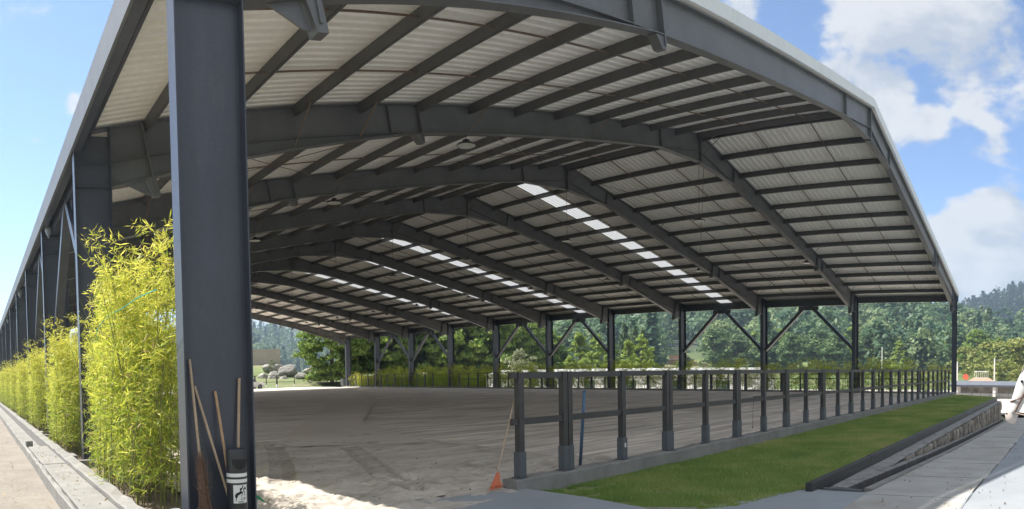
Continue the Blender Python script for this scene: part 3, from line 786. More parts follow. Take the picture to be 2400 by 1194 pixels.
# pendant lamps
def lamp_proto():
    t = empty('pendant_lamp', (0, 0, 0))
    MB().lathe([(.0, .14), (.09, .14), (.11, .05), (.24, .03), (.26, -.01), (.25, -.02)], n=20).build('housing', M['lampmetal'], t, smooth=True)
    MB().lathe([(.0, -.022), (.235, -.022), (.248, -.012)], n=20).build('lens', M['lens'], t)
    MB().tube([(0, 0, .14), (0, 0, 1)], .008, 5).build('cable', M['wire'], t)
    return t
lp = lamp_proto(); first = True
for X, row in ((10.0, 'left'), (HALF, 'ridge'), (34.42, 'right')):
    for i in range(1, NF):
        o = lp if first else cptree(lp)
        first = False
        z = 7.62
        o.location = (X, BAY * i + .02, z)
        roofz = (RB(X) - .02 if row != 'ridge' else 9.9)
        ch = [c for c in o.children if c.name.startswith('cable')][0]
        ch.scale = (1, 1, 1); ch.data = MB().tube([(0, 0, .12), (0, 0, roofz - z)], .008, 5).mesh('cable'); ch.data.materials.append(M['wire'])
        where = {'left': 'under the left roof slope', 'ridge': 'under the roof ridge', 'right': 'under the right roof slope'}[row]
        tag(o, 'round pendant lamp hanging %s at the %s frame from the front' % (where, ORD[i]), 'lamp', 'pendant lamps in the riding hall')

# ---------------------------------------------------------------- kerbs and fences
def rough_kerb(name, x0, x1, y0, y1, z0, z1, axis, n, label, cat, material=None, amp=.008):
    """long concrete kerb with slightly uneven top edges"""
    b = MB(); V = []
    for i in range(n + 1):
        t = i / n; j = rng.normal(0, amp, 4)
        if axis == 'x':
            x = x0 + (x1 - x0) * t
            V += [(x, y0, z0), (x, y0 + j[0] * .6, z1 - .012 + j[1]), (x, y0 + .02 + j[0], z1 + j[1]), (x, y1 - .02 + j[2], z1 + j[3]), (x, y1, z0)]
        else:
            y = y0 + (y1 - y0) * t
            V += [(x0, y, z0), (x0 + j[0] * .6, y, z1 - .012 + j[1]), (x0 + .02 + j[0], y, z1 + j[1]), (x1 - .02 + j[2], y, z1 + j[3]), (x1, y, z0)]
    F_ = [(i * 5 + k, (i + 1) * 5 + k, (i + 1) * 5 + k + 1, i * 5 + k + 1) for i in range(n) for k in range(4)] + [(0, 1, 2, 3, 4), tuple(n * 5 + k for k in (4, 3, 2, 1, 0))]
    b.add(V, F_)
    return tag(b.build(name, material or M['concrete']), label, cat)
rough_kerb('fence_kerb', 4.55, 43.75, -.16, .16, -.3, .11, 'x', 150, 'low rough concrete kerb carrying the front fence beside the lawn', 'kerb')
rough_kerb('fence_kerb', 43.1, 43.5, .2, 70.0, -.3, .11, 'y', 120, 'low concrete kerb under the fence along the far right side of the arena', 'kerb')
# planter kerbs by the bamboo
rough_kerb('bed_kerb', -.54, -.34, -1.0, 78, -.1, .24, 'y', 200, 'raised concrete kerb in front of the bamboo bed', 'kerb')
rough_kerb('gutter_kerb', -1.06, -.98, -1.0, 78, -.1, .17, 'y', 200, 'outer concrete kerb along the pale dirt lane', 'kerb')
tag(MB().box(-.98, -.545, 8.9, 78, -.1, .0).build('gutter_floor', M['concrete']), 'open concrete gutter between the two kerbs by the bamboo', 'gutter')
cov = empty('gutter_cover', (0, 0, 0), 0, 'concrete slabs covering the near end of the gutter beside the bamboo', 'gutter cover')
yy = -1.0
for k, L in enumerate((1.6, 1.55, 3.2, 3.5)):
    MB().box(-.976, -.548, yy, yy + L - .02, -.05, .175 + .006 * (k % 2)).build('cover_slab', M['concrete'], cov, bevel=.012); yy += L
tag(MB().box(-1.02, -.86, 8.93, 9.25, .0, .30).build('kerb_block', M['concrete'], bevel=.015), 'small concrete block standing where the covered gutter ends', 'block')
for i in range(1, 6):
    f = empty('column_footing', (0, BAY * i, 0), 0, 'concrete footing pad under the %s steel column of the left row' % ORD[i], 'footing', 'footings of the left columns')
    MB().box(-.30, .95, -.62, -.46, -.1, .09).build('footing_edge', M['concrete'], f, bevel=.015)
    MB().box(-.32, -.12, -.1, .42, -.1, .14).build('footing_block', M['concrete'], f, bevel=.02)

def fence(name, pts, label, along, pw, z0, ztop_, sleeve, doubles, rail_h, rail_t, mid=(.85, .95), rail_over=.12, tagc='fence', smat='sleeve'):
    """pts: list of (coord, double) along x (fixed y) or y (fixed x)"""
    ax, fix = along
    f = empty(name, (pts[0][0], fix, z0) if ax == 'x' else (fix, pts[0][0], z0), 0, label, tagc)
    base = f.location.copy()
    def P(mb, a0, a1, c0, c1, za, zb):
        if ax == 'x': return mb.box(a0 - base.x, a1 - base.x, fix + c0 - base.y, fix + c1 - base.y, za - base.z, zb - base.z)
        return mb.box(fix + c0 - base.x, fix + c1 - base.x, a0 - base.y, a1 - base.y, za - base.z, zb - base.z)
    edges = []
    for c, dbl in pts:
        offs = ((-pw * .5 - .008, ), (pw * .5 + .008, )) if dbl else ((0, ), )
        for (o_,) in offs:
            p = P(MB(), c + o_ - pw / 2, c + o_ + pw / 2, -pw / 2, pw / 2, z0 + .01, ztop_).build('post', M['post'], f, bevel=.004)
            e = pw / 2 + .014 if not dbl else pw / 2 + .006
            P(MB(), c + o_ - e, c + o_ + e, -pw / 2 - .014, pw / 2 + .014, z0 + .012, z0 + sleeve).build('sleeve', M[smat], p, bevel=.004)
            P(MB(), c + o_ - e - .02, c + o_ + e + .015, -pw / 2 - .045, pw / 2 + .045, z0 - .004, z0 + .011).build('foot_plate', M['steel_edge'], p)
        edges.append((c - (pw + .01 if dbl else pw / 2), c + (pw + .01 if dbl else pw / 2)))
    P(MB(), edges[0][0] - rail_over, edges[0][0] - .001, -rail_t / 2, rail_t / 2, ztop_ - rail_h, ztop_ - .004).build('rail_end', M['post'], f)
    P(MB(), edges[0][0] - rail_over * .9, edges[0][0] - .001, -rail_t / 2, rail_t / 2, mid[0], mid[1]).build('rail_end', M['post'], f)
    for (a, b_), (c, d) in zip(edges[:-1], edges[1:]):
        P(MB(), b_ + .001, c - .001, -rail_t / 2, rail_t / 2, ztop_ - rail_h, ztop_ - .004).build('top_rail', M['post'], f)
        P(MB(), b_ + .001, c - .001, -rail_t / 2, rail_t / 2, mid[0], mid[1]).build('middle_rail', M['post'], f)
    return f
pts = [(4.77, False), (5.77, True)] + [(7.21 + 1.438 * k, k % 2 == 1) for k in range(25)]
pts = [p for p in pts if p[0] < 43.3]
fence('arena_fence', pts, 'dark post and rail fence on the concrete kerb beside the lawn', ('x', 0.0), .10, .11, 1.605, .37, None, .09, .06, mid=(.86, .95))
fence('side_fence', [(52.0 - .8 + 1.44 * k, k % 2 == 1) for k in range(13)], 'thin dark rail fence in front of the bright hedge at the far right corner', ('y', 43.3), .085, .11, 1.52, .36, None, .05, .05, mid=(.92, .97))
fence('side_fence', [(2.2 + 1.44 * k, k % 2 == 1) for k in range(32)], 'long thin dark rail fence along the right side of the arena', ('y', 43.3), .085, .11, 1.52, .36, None, .05, .05, mid=(.92, .97))
rough_kerb('gate_kerb', 33.6, 41.0, 78.8, 79.2, -.4, -.02, 'x', 20, 'pale kerb under the short fence at the back left of the arena', 'kerb')
fence('back_fence', [(33.9, False), (34.6, True), (36.3, False), (37.9, True), (40.6, False)], 'short dark rail fence before the boulders at the back of the arena', ('x', 79.0), .10, -.02, 1.75, .5, None, .06, .05, mid=(.78, .84), smat='whiteprint')
fence('rock_fence', [(46.2 + 1.5 * k, k == 1) for k in range(5)], 'dark rail fence on the stone wall beside the grey planter', ('x', 79.6), .09, .62, 1.95, .05, None, .05, .05, mid=(1.2, 1.25))

# ---------------------------------------------------------------- bamboo
def bamboo_mesh(seed, h, wx, wy, nculm, nleaf, lsize=.075):
    rg = np.random.default_rng(seed)
    st = MB(); C = []; D = []
    culms = []
    for k in range(nculm):
        bx, by = rg.uniform(-wx * .45, wx * .45), rg.uniform(-wy * .5, wy * .5)
        H = h * rg.uniform(.6, 1.0) * (1 - .33 * (2 * by / wy) ** 2 * rg.uniform(.3, 1)); tx, ty = bx + rg.normal(0, wx * .3), by + rg.normal(0, .28)
        pts = []
        for t in np.linspace(0, 1, 7):
            pts.append((bx + (tx - bx) * t ** 1.8, by + (ty - by) * t ** 1.8, H * t * (1 - .06 * t)))
        st.tube(pts, [.008 * (1 - .8 * t) + .0015 for t in np.linspace(0, 1, 7)], 5, cap=False); culms.append((pts, H))
    for k in range(5):
        by = rg.uniform(-wy * .4, wy * .4); a_ = rg.uniform(0, 2 * np.pi); H = h * rg.uniform(.95, 1.12)
        pts = [(.2 * math.cos(a_) * t * wx + .45 * wx * math.cos(a_) * t ** 3, by + .5 * math.sin(a_) * t ** 3, H * (t - .12 * t ** 3)) for t in np.linspace(0, 1, 7)]
        st.tube(pts, [.007 * (1 - .8 * t) + .0015 for t in np.linspace(0, 1, 7)], 5, cap=False); culms.append((pts, H))
    per = nleaf // len(culms)
    for pts, H in culms:
        pa = np.array(pts); nb = max(6, int(per / 16))
        tt = rg.uniform(.07, 1.0, nb) ** .85
        for t in tt:
            i = min(int(t * 6), 5); fr = t * 6 - i; p = pa[i] * (1 - fr) + pa[i + 1] * fr
            az = rg.uniform(0, 2 * np.pi); L = rg.uniform(.15, .62) * (1.15 - .45 * t)
            up = rg.uniform(-.1, .7)
            dirb = np.array([math.cos(az) * wx / (wx + .15), math.sin(az), up]); dirb /= np.linalg.norm(dirb)
            m_ = 16
            s = rg.uniform(.25, 1, m_); q = p + dirb * (s * L)[:, None] + np.array([0, 0, -.16]) * ((s * L) ** 2)[:, None] + rg.normal(0, .025, (m_, 3))
            d = dirb * .55 + rg.normal(0, .55, (m_, 3)) + np.array([0, 0, -.28])
            C.append(q); D.append(d)
    C = np.concatenate(C); D = unit(np.concatenate(D)); n = len(C)
    ln = lsize * rg.uniform(.6, 1.25, n)
    nrm = unit(np.cross(D, rg.normal(size=(n, 3))))
    C = C + D * ln[:, None]
    keep = (C[:, 2] > .12 + .22 * rg.random(n) ** 2) & (np.abs(C[:, 1]) < wy * (.56 + .45 * rg.random(n) ** 2)) & (C[:, 0] > -wx * (.42 + .2 * rg.random(n))) & (C[:, 0] < wx * (.45 + .35 * rg.random(n) ** 3))
    C, D, ln, nrm = C[keep], D[keep], ln[keep], nrm[keep]
    global LAST_TINT
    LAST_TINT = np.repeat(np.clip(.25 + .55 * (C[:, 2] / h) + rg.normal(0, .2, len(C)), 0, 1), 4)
    v, q = leaf_quads(C, nrm, ln, .115, rg, dirs=D)
    return st, v, q
def bamboo_proto(name, seed, h, wx, wy, nculm, nleaf, lsize, lm):
    t = empty(name)
    st, v, q = bamboo_mesh(seed, h, wx, wy, nculm, nleaf, lsize)
    st.build('culms', M['culm'], t)
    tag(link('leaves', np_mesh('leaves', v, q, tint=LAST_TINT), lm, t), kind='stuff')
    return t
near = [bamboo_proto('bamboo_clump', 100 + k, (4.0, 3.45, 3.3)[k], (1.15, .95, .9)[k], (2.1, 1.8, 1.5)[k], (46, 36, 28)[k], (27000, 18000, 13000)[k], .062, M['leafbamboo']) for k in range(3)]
spots = []
for bay in range(10):
    for k, yy in enumerate((2.15, 3.7, 5.0)): spots.append((bay, k, BAY * bay + yy))
G_B = 'bamboo clumps along the left row of columns'
for n, (bay, k, yy) in enumerate(spots):
    o = near[k] if bay == 0 else cptree(near[k])
    o.location = ((.10, .20, .32)[k] + .04 * math.sin(n * 2.3), yy, -.08); o.rotation_euler = (0, 0, 0 if bay == 0 else (math.pi if (n * 7) % 2 and k else 0))
    s = 1.0 if bay == 0 else (.88 + .08 * ((n * 5) % 4) / 3)
    o.scale = (1.0 if bay == 0 else .92, (1.0, 1.05, .95)[(n + bay) % 3], s * (.90 if bay else 1.0))
    tag(o, 'yellow-green bamboo clump, %s from the front in the row left of the hall' % ORD[n], 'bamboo', G_B)
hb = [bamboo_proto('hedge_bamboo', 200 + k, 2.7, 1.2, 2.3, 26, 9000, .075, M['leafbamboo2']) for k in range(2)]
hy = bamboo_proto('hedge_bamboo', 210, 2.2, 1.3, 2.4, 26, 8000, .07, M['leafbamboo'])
yl = 1.4; n = 0
while yl < 69:
    if yl > 62: o = hy if n_y == 0 else cptree(hy); n_y += 1
    else:
        n_y = 0; o = hb[n] if n < 2 else cptree(hb[n % 2])
    o.location = (44.15 + .12 * math.sin(n * 3.1), yl, -.15); o.rotation_euler = (0, 0, math.pi * (n % 2)); s = .88 + .18 * ((n * 7) % 5) / 4
    o.scale = (1, 1.05, s)
    if yl > 62: tag(o, 'bright yellow bamboo hedge plant at the far right corner, %s from the front' % ORD[n_y - 1], 'bamboo', 'bright hedge plants at the far corner')
    else: tag(o, 'green bamboo in the low hedge along the right side, %s from the front' % ORD[n], 'bamboo', 'hedge plants along the right side')
    yl += 2.15; n += 1

# ---------------------------------------------------------------- things at the front column
def leaning(name, p, q, r, material, label, cat, r2=None):
    o = MB().tube([p, tuple((a + b) / 2 for a, b in zip(p, q)), q], r, 10, r2=r2)
    P = Vector(p)
    t = empty(name, P, 0, label, cat)
    o.v = [tuple(Vector(v) - P) for v in o.v]
    o.build('handle', material, t, smooth=False)
    return t
# twig broom
br = leaning('twig_broom', (.165, -.235, .02), (.085, -.04, 1.82), .0145, M['handle2'], 'old twig broom with a pale wooden handle leaning in the front column', 'broom')
tw = MB(); rg = np.random.default_rng(31)
for k in range(210):
    a = rg.uniform(0, 2 * math.pi); rr = .068 * math.sqrt(rg.random())
    top = Vector((.0 + rr * .5 * math.cos(a) - .03, rr * .5 * math.sin(a) + .075, .60 + rg.uniform(-.08, .26)))
    mid = Vector((rr * .85 * math.cos(a) - .015, rr * .85 * math.sin(a) + .03, .34))
    bot = Vector((rr * 1.9 * math.cos(a) + .0, rr * 1.3 * math.sin(a) - .01, rg.uniform(-.01, .04)))
    if k % 12 == 0: top += Vector((rg.normal(0, .06), rg.normal(0, .03), .0)); bot += Vector((rg.normal(0, .05), -.02, .02))
    tw.tube([bot, mid, top], [.0025, .0035, .002], 4, cap=False)
tag(tw.build('twigs', M['twig'], br), kind='stuff')
for z, rr in ((.27, .072), (.48, .062)):
    c = MB(); c.tube([(-.012 - z * .02 + rr * math.cos(t), .03 + z * .06 + rr * .95 * math.sin(t), z + .004 * math.sin(3 * t)) for t in np.linspace(0, 2 * math.pi, 21)], .006, 5, cap=False); c.build('binding', M['twig'], br)
leaning('wooden_handle', (.50, -.26, .02), (.135, -.03, 1.54), .0135, M['handle2'], 'slim wooden tool handle leaning left of centre against the front column', 'tool handle')
leaning('wooden_handle', (.475, -.27, .02), (.36, -.03, 1.48), .0155, M['handle'], 'orange-brown wooden handle, shortest of those against the front column', 'tool handle')
leaning('wooden_handle', (.53, -.11, .02), (.635, -.035, 1.61), .0155, M['handle2'], 'wooden handle rising behind the black bin', 'tool handle')
# black ash bin
BX, BY, BR_ = .492, -.245, .105
bn = empty('black_bin', (BX, BY, 0), 0, 'black plastic bin with white bands and a horse sticker at the front column', 'bin')
b = MB()
n = 32; prof = [(.0, .0), (.098, .0), (.105, .02), (.105, .84), (.105, .875), (.098, .888), (.0, .892)]
b.lathe(prof, n=n); b.build('body', M['blackplastic'], bn, smooth=True)
def wrap(s, z, r=BR_ + .0015):      # s metres along the front of the cylinder
    a = s / BR_ - math.pi / 2; return (r * math.cos(a), r * math.sin(a), z)
op = MB(); V = [wrap(s, .785, BR_ + .002) for s in np.linspace(-.088, .088, 17)] + [wrap(s, .785 - .105 * math.sqrt(max(0, 1 - (s / .088) ** 2)), BR_ + .002) for s in np.linspace(.088, -.088, 17)]
op.add(V, [(k, k + 1, 32 - k, 33 - k) for k in range(16)]); op.build('opening', M['black'], bn)
lip = MB(); lip.tube([wrap(s, .785 - .108 * math.sqrt(max(0, 1 - (s / .090) ** 2)), BR_ + .003) for s in np.linspace(-.090, .090, 25)], .004, 6); lip.build('opening_lip', M['blackplastic'], bn, smooth=True)
for z in (.605, .545):
    s_ = MB(); V = [wrap(BR_ * math.pi * t, zz) for zz in (z, z + .037) for t in np.linspace(-.62, .62, 25)]
    s_.add(V, [(k, k + 1, 26 + k, 25 + k) for k in range(24)]); s_.build('white_band', M['whiteprint'], bn)
st = MB(); V = [wrap(s, zz, BR_ + .002) for zz in (.338, .525) for s in np.linspace(-.078, .080, 15)]
st.add(V, [(k, k + 1, 16 + k, 15 + k) for k in range(14)]); stk = st.build('sticker', M['whiteprint'], bn)
# printed jumping horse and rider on the sticker (coordinates in sticker units 0..100)
def flat(polys, name, r):
    m_ = MB()
    for poly in polys:
        pts_ = [wrap(-.078 + x / 100 * .158, .338 + y / 100 * .187, r) for x, y in poly]; m_.add(pts_, [tuple(range(len(pts_)))])
    me = bpy.data.meshes.new(name); me.from_pydata(m_.v, [], m_.f); return link(name, me, M['black'], stk)
horse_p = [[(12, 46), (20, 56), (34, 60), (46, 66), (60, 76), (70, 80), (74, 72), (66, 62), (56, 54), (44, 48), (34, 44), (24, 40), (16, 34)],
           [(66, 76), (76, 86), (84, 87), (92, 74), (90, 70), (84, 74), (80, 79), (74, 70), (68, 68)],
           [(16, 36), (24, 42), (30, 40), (22, 28), (18, 12), (14, 13), (17, 26)], [(12, 48), (10, 42), (12, 32), (16, 30), (15, 40)],
           [(66, 66), (72, 68), (78, 56), (76, 46), (78, 38), (75, 38), (72, 46), (73, 55)], [(56, 56), (62, 58), (60, 46), (50, 36), (48, 38), (56, 47)],
           [(40, 60), (50, 64), (56, 76), (62, 82), (66, 90), (60, 90), (54, 84), (44, 82), (40, 74), (46, 72), (42, 66)], [(59, 88), (66, 86), (68, 94), (62, 97), (58, 93)],
           [(34, 62), (40, 60), (40, 52), (36, 50), (33, 56)]]
flat(horse_p, 'horse_emblem', BR_ + .0032)
flat([[(48, 22), (52, 17), (57, 16), (61, 19), (60, 21), (56, 19), (53, 20), (51, 24), (53, 28), (56, 29), (60, 27), (61, 29), (57, 32), (52, 31)],
      [(66, 16), (68.5, 16), (69.5, 27), (74, 18), (78, 27), (79, 16), (82, 16), (80, 32), (77.5, 32), (74, 23), (70.5, 32), (68, 32)]], 'emblem_letters', BR_ + .0032)
flat([[(30 + k * 5.2, 8), (33.6 + k * 5.2, 8), (33.6 + k * 5.2, 11.5), (30 + k * 5.2, 11.5)] for k in range(8)] + [[(34 + k * 4.2, 3), (36.8 + k * 4.2, 3), (36.8 + k * 4.2, 6), (34 + k * 4.2, 6)] for k in range(8)], 'small_print', BR_ + .0032)
# carton behind the column
ct = empty('carton', (1.02, .95, 0), R(20), 'white carton with a green printed flap on the sand behind the front column', 'carton')
MB().box(-.16, .16, -.12, .12, .01, .16).build('box', M['white'], ct, bevel=.006)
MB().add([(-.16, -.125, .165), (.16, -.125, .165), (.24, -.2, .06), (-.02, -.18, .20)], [(0, 1, 2, 3)]).build('green_flap', M['green'], ct)
# plastic sack at the foot of the column, left side
sk = empty('white_sack', (-.12, -.05, -.03), 0, 'crumpled white sack beside the foot of the front column', 'sack')
b = MB(); n = 12
for i, (rr, z) in enumerate(((.11, 0), (.15, .08), (.12, .18), (.05, .26), (.07, .31))):
    for j in range(n):
        t = 2 * math.pi * j / n; b.v.append((rr * (1 + rng.uniform(-.15, .15)) * math.cos(t) * .7, rr * (1 + rng.uniform(-.15, .15)) * math.sin(t), z))
b.f = [(i * n + j, i * n + (j + 1) % n, (i + 1) * n + (j + 1) % n, (i + 1) * n + j) for i in range(4) for j in range(n)]
b.build('sack_body', M['white'], sk, smooth=True)

# ---------------------------------------------------------------- things at the fence
rk = empty('leaf_rake', (4.27, .0, .02), 0, 'orange plastic leaf rake leaning on the end post of the front fence', 'rake')
MB().tube([(.06, .02, .17), (.51, .10, 1.20)], .012, 8).build('handle', M['handle2'], rk)
tn = MB()
for k in range(13):
    t = (k - 6) / 6
    tn.bar((.085 + t * .012, .02, .21), (-.015 + t * .125, -.03 + .01 * t, .0), .013, .004, up=(0, 1, 0))
tn.build('tines', M['orange'], rk)
MB().add([(.06, .016, .22), (.11, .016, .22), (.108, -.0, .14), (-.0, -.0, .14)], [(0, 1, 2, 3)]).add([(.06, .024, .22), (.11, .024, .22), (.108, .008, .14), (-.0, .008, .14)], [(3, 2, 1, 0)]).build('rake_head', M['orange'], rk)
MB().bar((-.105, -.032, .045), (.145, -.03, .045), .02, .008).build('cross_strip', M['orange'], rk)
bp_ = empty('blue_pole', (6.62, .44, .0), 0, 'blue metal tube standing against the back of the front fence', 'pole')
MB().tube([(0, 0, 0), (-.23, -.30, 1.28)], .028, 12).build('tube', M['blue'], bp_, smooth=True)
MB().tube([(-.23, -.30, 1.28), (-.232, -.302, 1.292)], .031, 12).build('end_cap', M['blue'], bp_)
ch = empty('lead_chain', (12.2, -.02, .96), 0, 'thin dark lead chain draped over the middle rail and hanging down', 'chain')
c = MB(); c.tube([(.03 + .6 * t, -.045 + .01 * math.sin(t * 40), .012 + .012 * math.sin(t * 55)) for t in np.linspace(0, 1, 60)], .008, 5); c.build('wrapped_length', M['wire'], ch)
c = MB(); c.tube([(.04 - .06 * t + .01 * math.sin(t * 9), -.05, .01 - .68 * t) for t in np.linspace(0, 1, 24)], .005, 5); c.build('hanging_length', M['wire'], ch)
MB().lathe([(.0, -.02), (.012, -.012), (.016, 0), (.012, .012), (0, .02)], (-.02, -.05, -.69), 8).build('snap_hook', M['wire'], ch)
tag(MB().box(7.19, 7.23, -.068, -.0655, .32, .39).build('post_tag', M['whiteprint']), 'small white tag stuck on a grey post sleeve of the front fence', 'tag')
# white boxes and the teal cord in the bamboo
for yy, xx, zz, ss, lb in ((6.66, 1.03, 2.72, .27, 'white square box behind the nearest bamboo beside the second column'), (13.66, 1.03, 2.85, .25, 'white square box behind bamboo beside the third column')):
    o = empty('white_box', (xx, yy, zz), 0, lb, 'box')
    MB().box(-ss, ss, -.06, .06, -ss, ss).build('cover', M['white'], o, bevel=.01); MB().box(-.04, .04, .06, .2, -.1, .1).build('bracket', M['steel_edge'], o)
tag(MB().tube([(-.22, 3.35, 2.0), (-.27, 3.45, 2.38), (-.25, 2.9, 2.50), (-.3, 2.1, 2.50), (-.3, 1.35, 2.50), (-.28, .7, 2.54), (-.2, .12, 2.56)], .006, 6).build('tie_cord', M['teal']), 'teal cord tying the nearest bamboo to the front column', 'cord')

# ---------------------------------------------------------------- horse at the right edge
def skin_obj(name, nodes, edges, parent, material, sub=2):
    me = bpy.data.meshes.new(name); me.from_pydata([n_[0] for n_ in nodes], edges, [])
    o = bpy.data.objects.new(name, me); COL.objects.link(o); o.parent = parent
    sm = o.modifiers.new('skin', 'SKIN'); sm.use_smooth_shade = True
    for i, n_ in enumerate(nodes):
        me.skin_vertices[0].data[i].radius = n_[1] if isinstance(n_[1], tuple) else (n_[1], n_[1])
    me.skin_vertices[0].data[0].use_root = True
    s = o.modifiers.new('sub', 'SUBSURF'); s.levels = sub; s.render_levels = sub
    me.materials.append(material)
    return o
def make_skin_layer(o_me): pass
hz_ = PZ(6.62)
hs = empty('horse', (6.62, -7.47, hz_), 0, 'white-grey horse in a brown bridle, only its head showing at the right edge', 'horse')
# local frame: head towards +Y, up z
NN = [((0, -.55, 1.12), .30), ((0, -.95, 1.14), .29), ((0, -1.25, 1.12), .25), ((0, -.15, 1.12), .30), ((0, .12, 1.20), .26), ((0, .32, 1.38), .19), ((0, .55, 1.60), .155), ((0, .80, 1.80), .125),
      ((0, .93, 1.80), .105), ((0, 1.02, 1.63), (.105, .13)), ((0, 1.085, 1.48), (.09, .11)), ((0, 1.15, 1.32), (.075, .085)), ((0, 1.20, 1.20), (.07, .075)), ((0, 1.22, 1.12), (.055, .06)),
      ((.15, .05, .85), .11), ((.15, .08, .52), .06), ((.15, .07, .22), .042), ((.15, .10, .06), .055),
      ((-.15, .05, .85), .11), ((-.15, .08, .52), .06), ((-.15, .07, .22), .042), ((-.15, .10, .06), .055),
      ((.16, -1.25, .86), .14), ((.16, -1.15, .62), .09), ((.16, -1.36, .46), .055), ((.16, -1.32, .22), .042), ((.16, -1.28, .06), .055),
      ((-.16, -1.25, .86), .14), ((-.16, -1.15, .62), .09), ((-.16, -1.36, .46), .055), ((-.16, -1.32, .22), .042), ((-.16, -1.28, .06), .055)]
EE = [(0, 1), (1, 2), (0, 3), (3, 4), (4, 5), (5, 6), (6, 7), (7, 8), (8, 9), (9, 10), (10, 11), (11, 12), (12, 13), (3, 14), (14, 15), (15, 16), (16, 17), (3, 18), (18, 19), (19, 20), (20, 21),
      (2, 22), (22, 23), (23, 24), (24, 25), (25, 26), (2, 27), (27, 28), (28, 29), (29, 30), (30, 31)]
hbody = skin_obj('body', NN, EE, hs, M['horse'])
for s in (-1, 1):
    b = MB(); V = []; n = 8
    for t, w in ((0, .035), (.3, .042), (.65, .030), (1, .004)):
        for j in range(n):
            a = 2 * math.pi * j / n; V.append((s * (.06 + .01 * t) + w * .6 * math.cos(a), .90 + .05 * t + w * math.sin(a) * .8, 1.88 + .17 * t))
    b.add(V, [(i * n + j, i * n + (j + 1) % n, (i + 1) * n + (j + 1) % n, (i + 1) * n + j) for i in range(3) for j in range(n)]); b.build('ear', M['horse'], hs, smooth=True)
    MB().lathe([(0, -.02), (.014, -.014), (.02, 0), (.014, .014), (0, .02)], (s * .098, 1.085, 1.60), 10).build('eye', M['eye'], hs, smooth=True)
    MB().lathe([(0, -.012), (.010, -.006), (.012, 0), (.010, .006), (0, .012)], (s * .055, 1.275, 1.19), 8).build('nostril', M['eye'], hs, smooth=True)
b = MB(); n = 10; V = []
for (y, z, ry, rz) in ((1.20, 1.21, .082, .055), (1.22, 1.15, .078, .055), (1.225, 1.09, .06, .045), (1.215, 1.06, .02, .02)):
    for j in range(n):
        a = 2 * math.pi * j / n; V.append((ry * math.cos(a), y + rz * 1.5 * math.sin(a), z + .3 * rz * math.sin(a)))
b.add(V, [(i * n + j, i * n + (j + 1) % n, (i + 1) * n + (j + 1) % n, (i + 1) * n + j) for i in range(3) for j in range(n)] + [tuple(3 * n + j for j in range(n))]); b.build('muzzle', M['muzzle'], hs, smooth=True)
def strap(name, ring): MB().tube(ring, .011, 6).build(name, M['leather'], hs)
def ring_at(y, z, rx, rr, tilt): return [(rx * math.cos(t), y + rr * math.sin(t) * math.sin(tilt), z + rr * math.sin(t) * math.cos(tilt)) for t in np.linspace(0, 2 * math.pi, 25)]
strap('noseband', ring_at(1.125, 1.38, .092, .112, R(-68))); strap('browband', ring_at(.965, 1.75, .12, .135, R(-50)))
for s in (-1, 1):
    strap('cheek_strap', [(s * .115, .95, 1.72), (s * .118, 1.00, 1.56), (s * .10, 1.08, 1.39), (s * .082, 1.17, 1.21)])
    strap('rein', [(s * .08, 1.17, 1.20), (s * .16, .95, 1.16), (s * .2, .5, 1.28)])
    MB().tube([(s * .088 + .0, 1.17 + .03 * math.cos(t), 1.205 + .03 * math.sin(t)) for t in np.linspace(0, 2 * math.pi, 17)], .005, 6).build('bit_ring', M['zinc'], hs)
mn = MB(); rg = np.random.default_rng(5)
for k in range(150):
    t = rg.random(); y = .35 + .58 * t; z = 1.56 + .34 * t
    mn.tube([(rg.normal(0, .015), y, z), (-.09 + rg.normal(0, .02), y - .02, z - .05), (-.15 + rg.normal(0, .02), y - .03 + rg.normal(0, .03), z - .22 + rg.normal(0, .04))], [.008, .007, .003], 4, cap=False)
for k in range(40):
    mn.tube([(rg.normal(0, .03), .95, 1.90), (rg.normal(0, .035), 1.06, 1.80), (rg.normal(0, .035), 1.10, 1.70)], [.006, .006, .003], 4, cap=False)
tag(mn.build('mane', M['mane'], hs), kind='stuff')
tl = MB()
for k in range(60): tl.tube([(rg.normal(0, .02), -1.48, 1.12), (rg.normal(0, .04), -1.62, .9), (rg.normal(0, .06), -1.6 + rg.normal(0, .04), .45)], [.008, .008, .003], 4, cap=False)
tag(tl.build('tail', M['mane'], hs), kind='stuff')

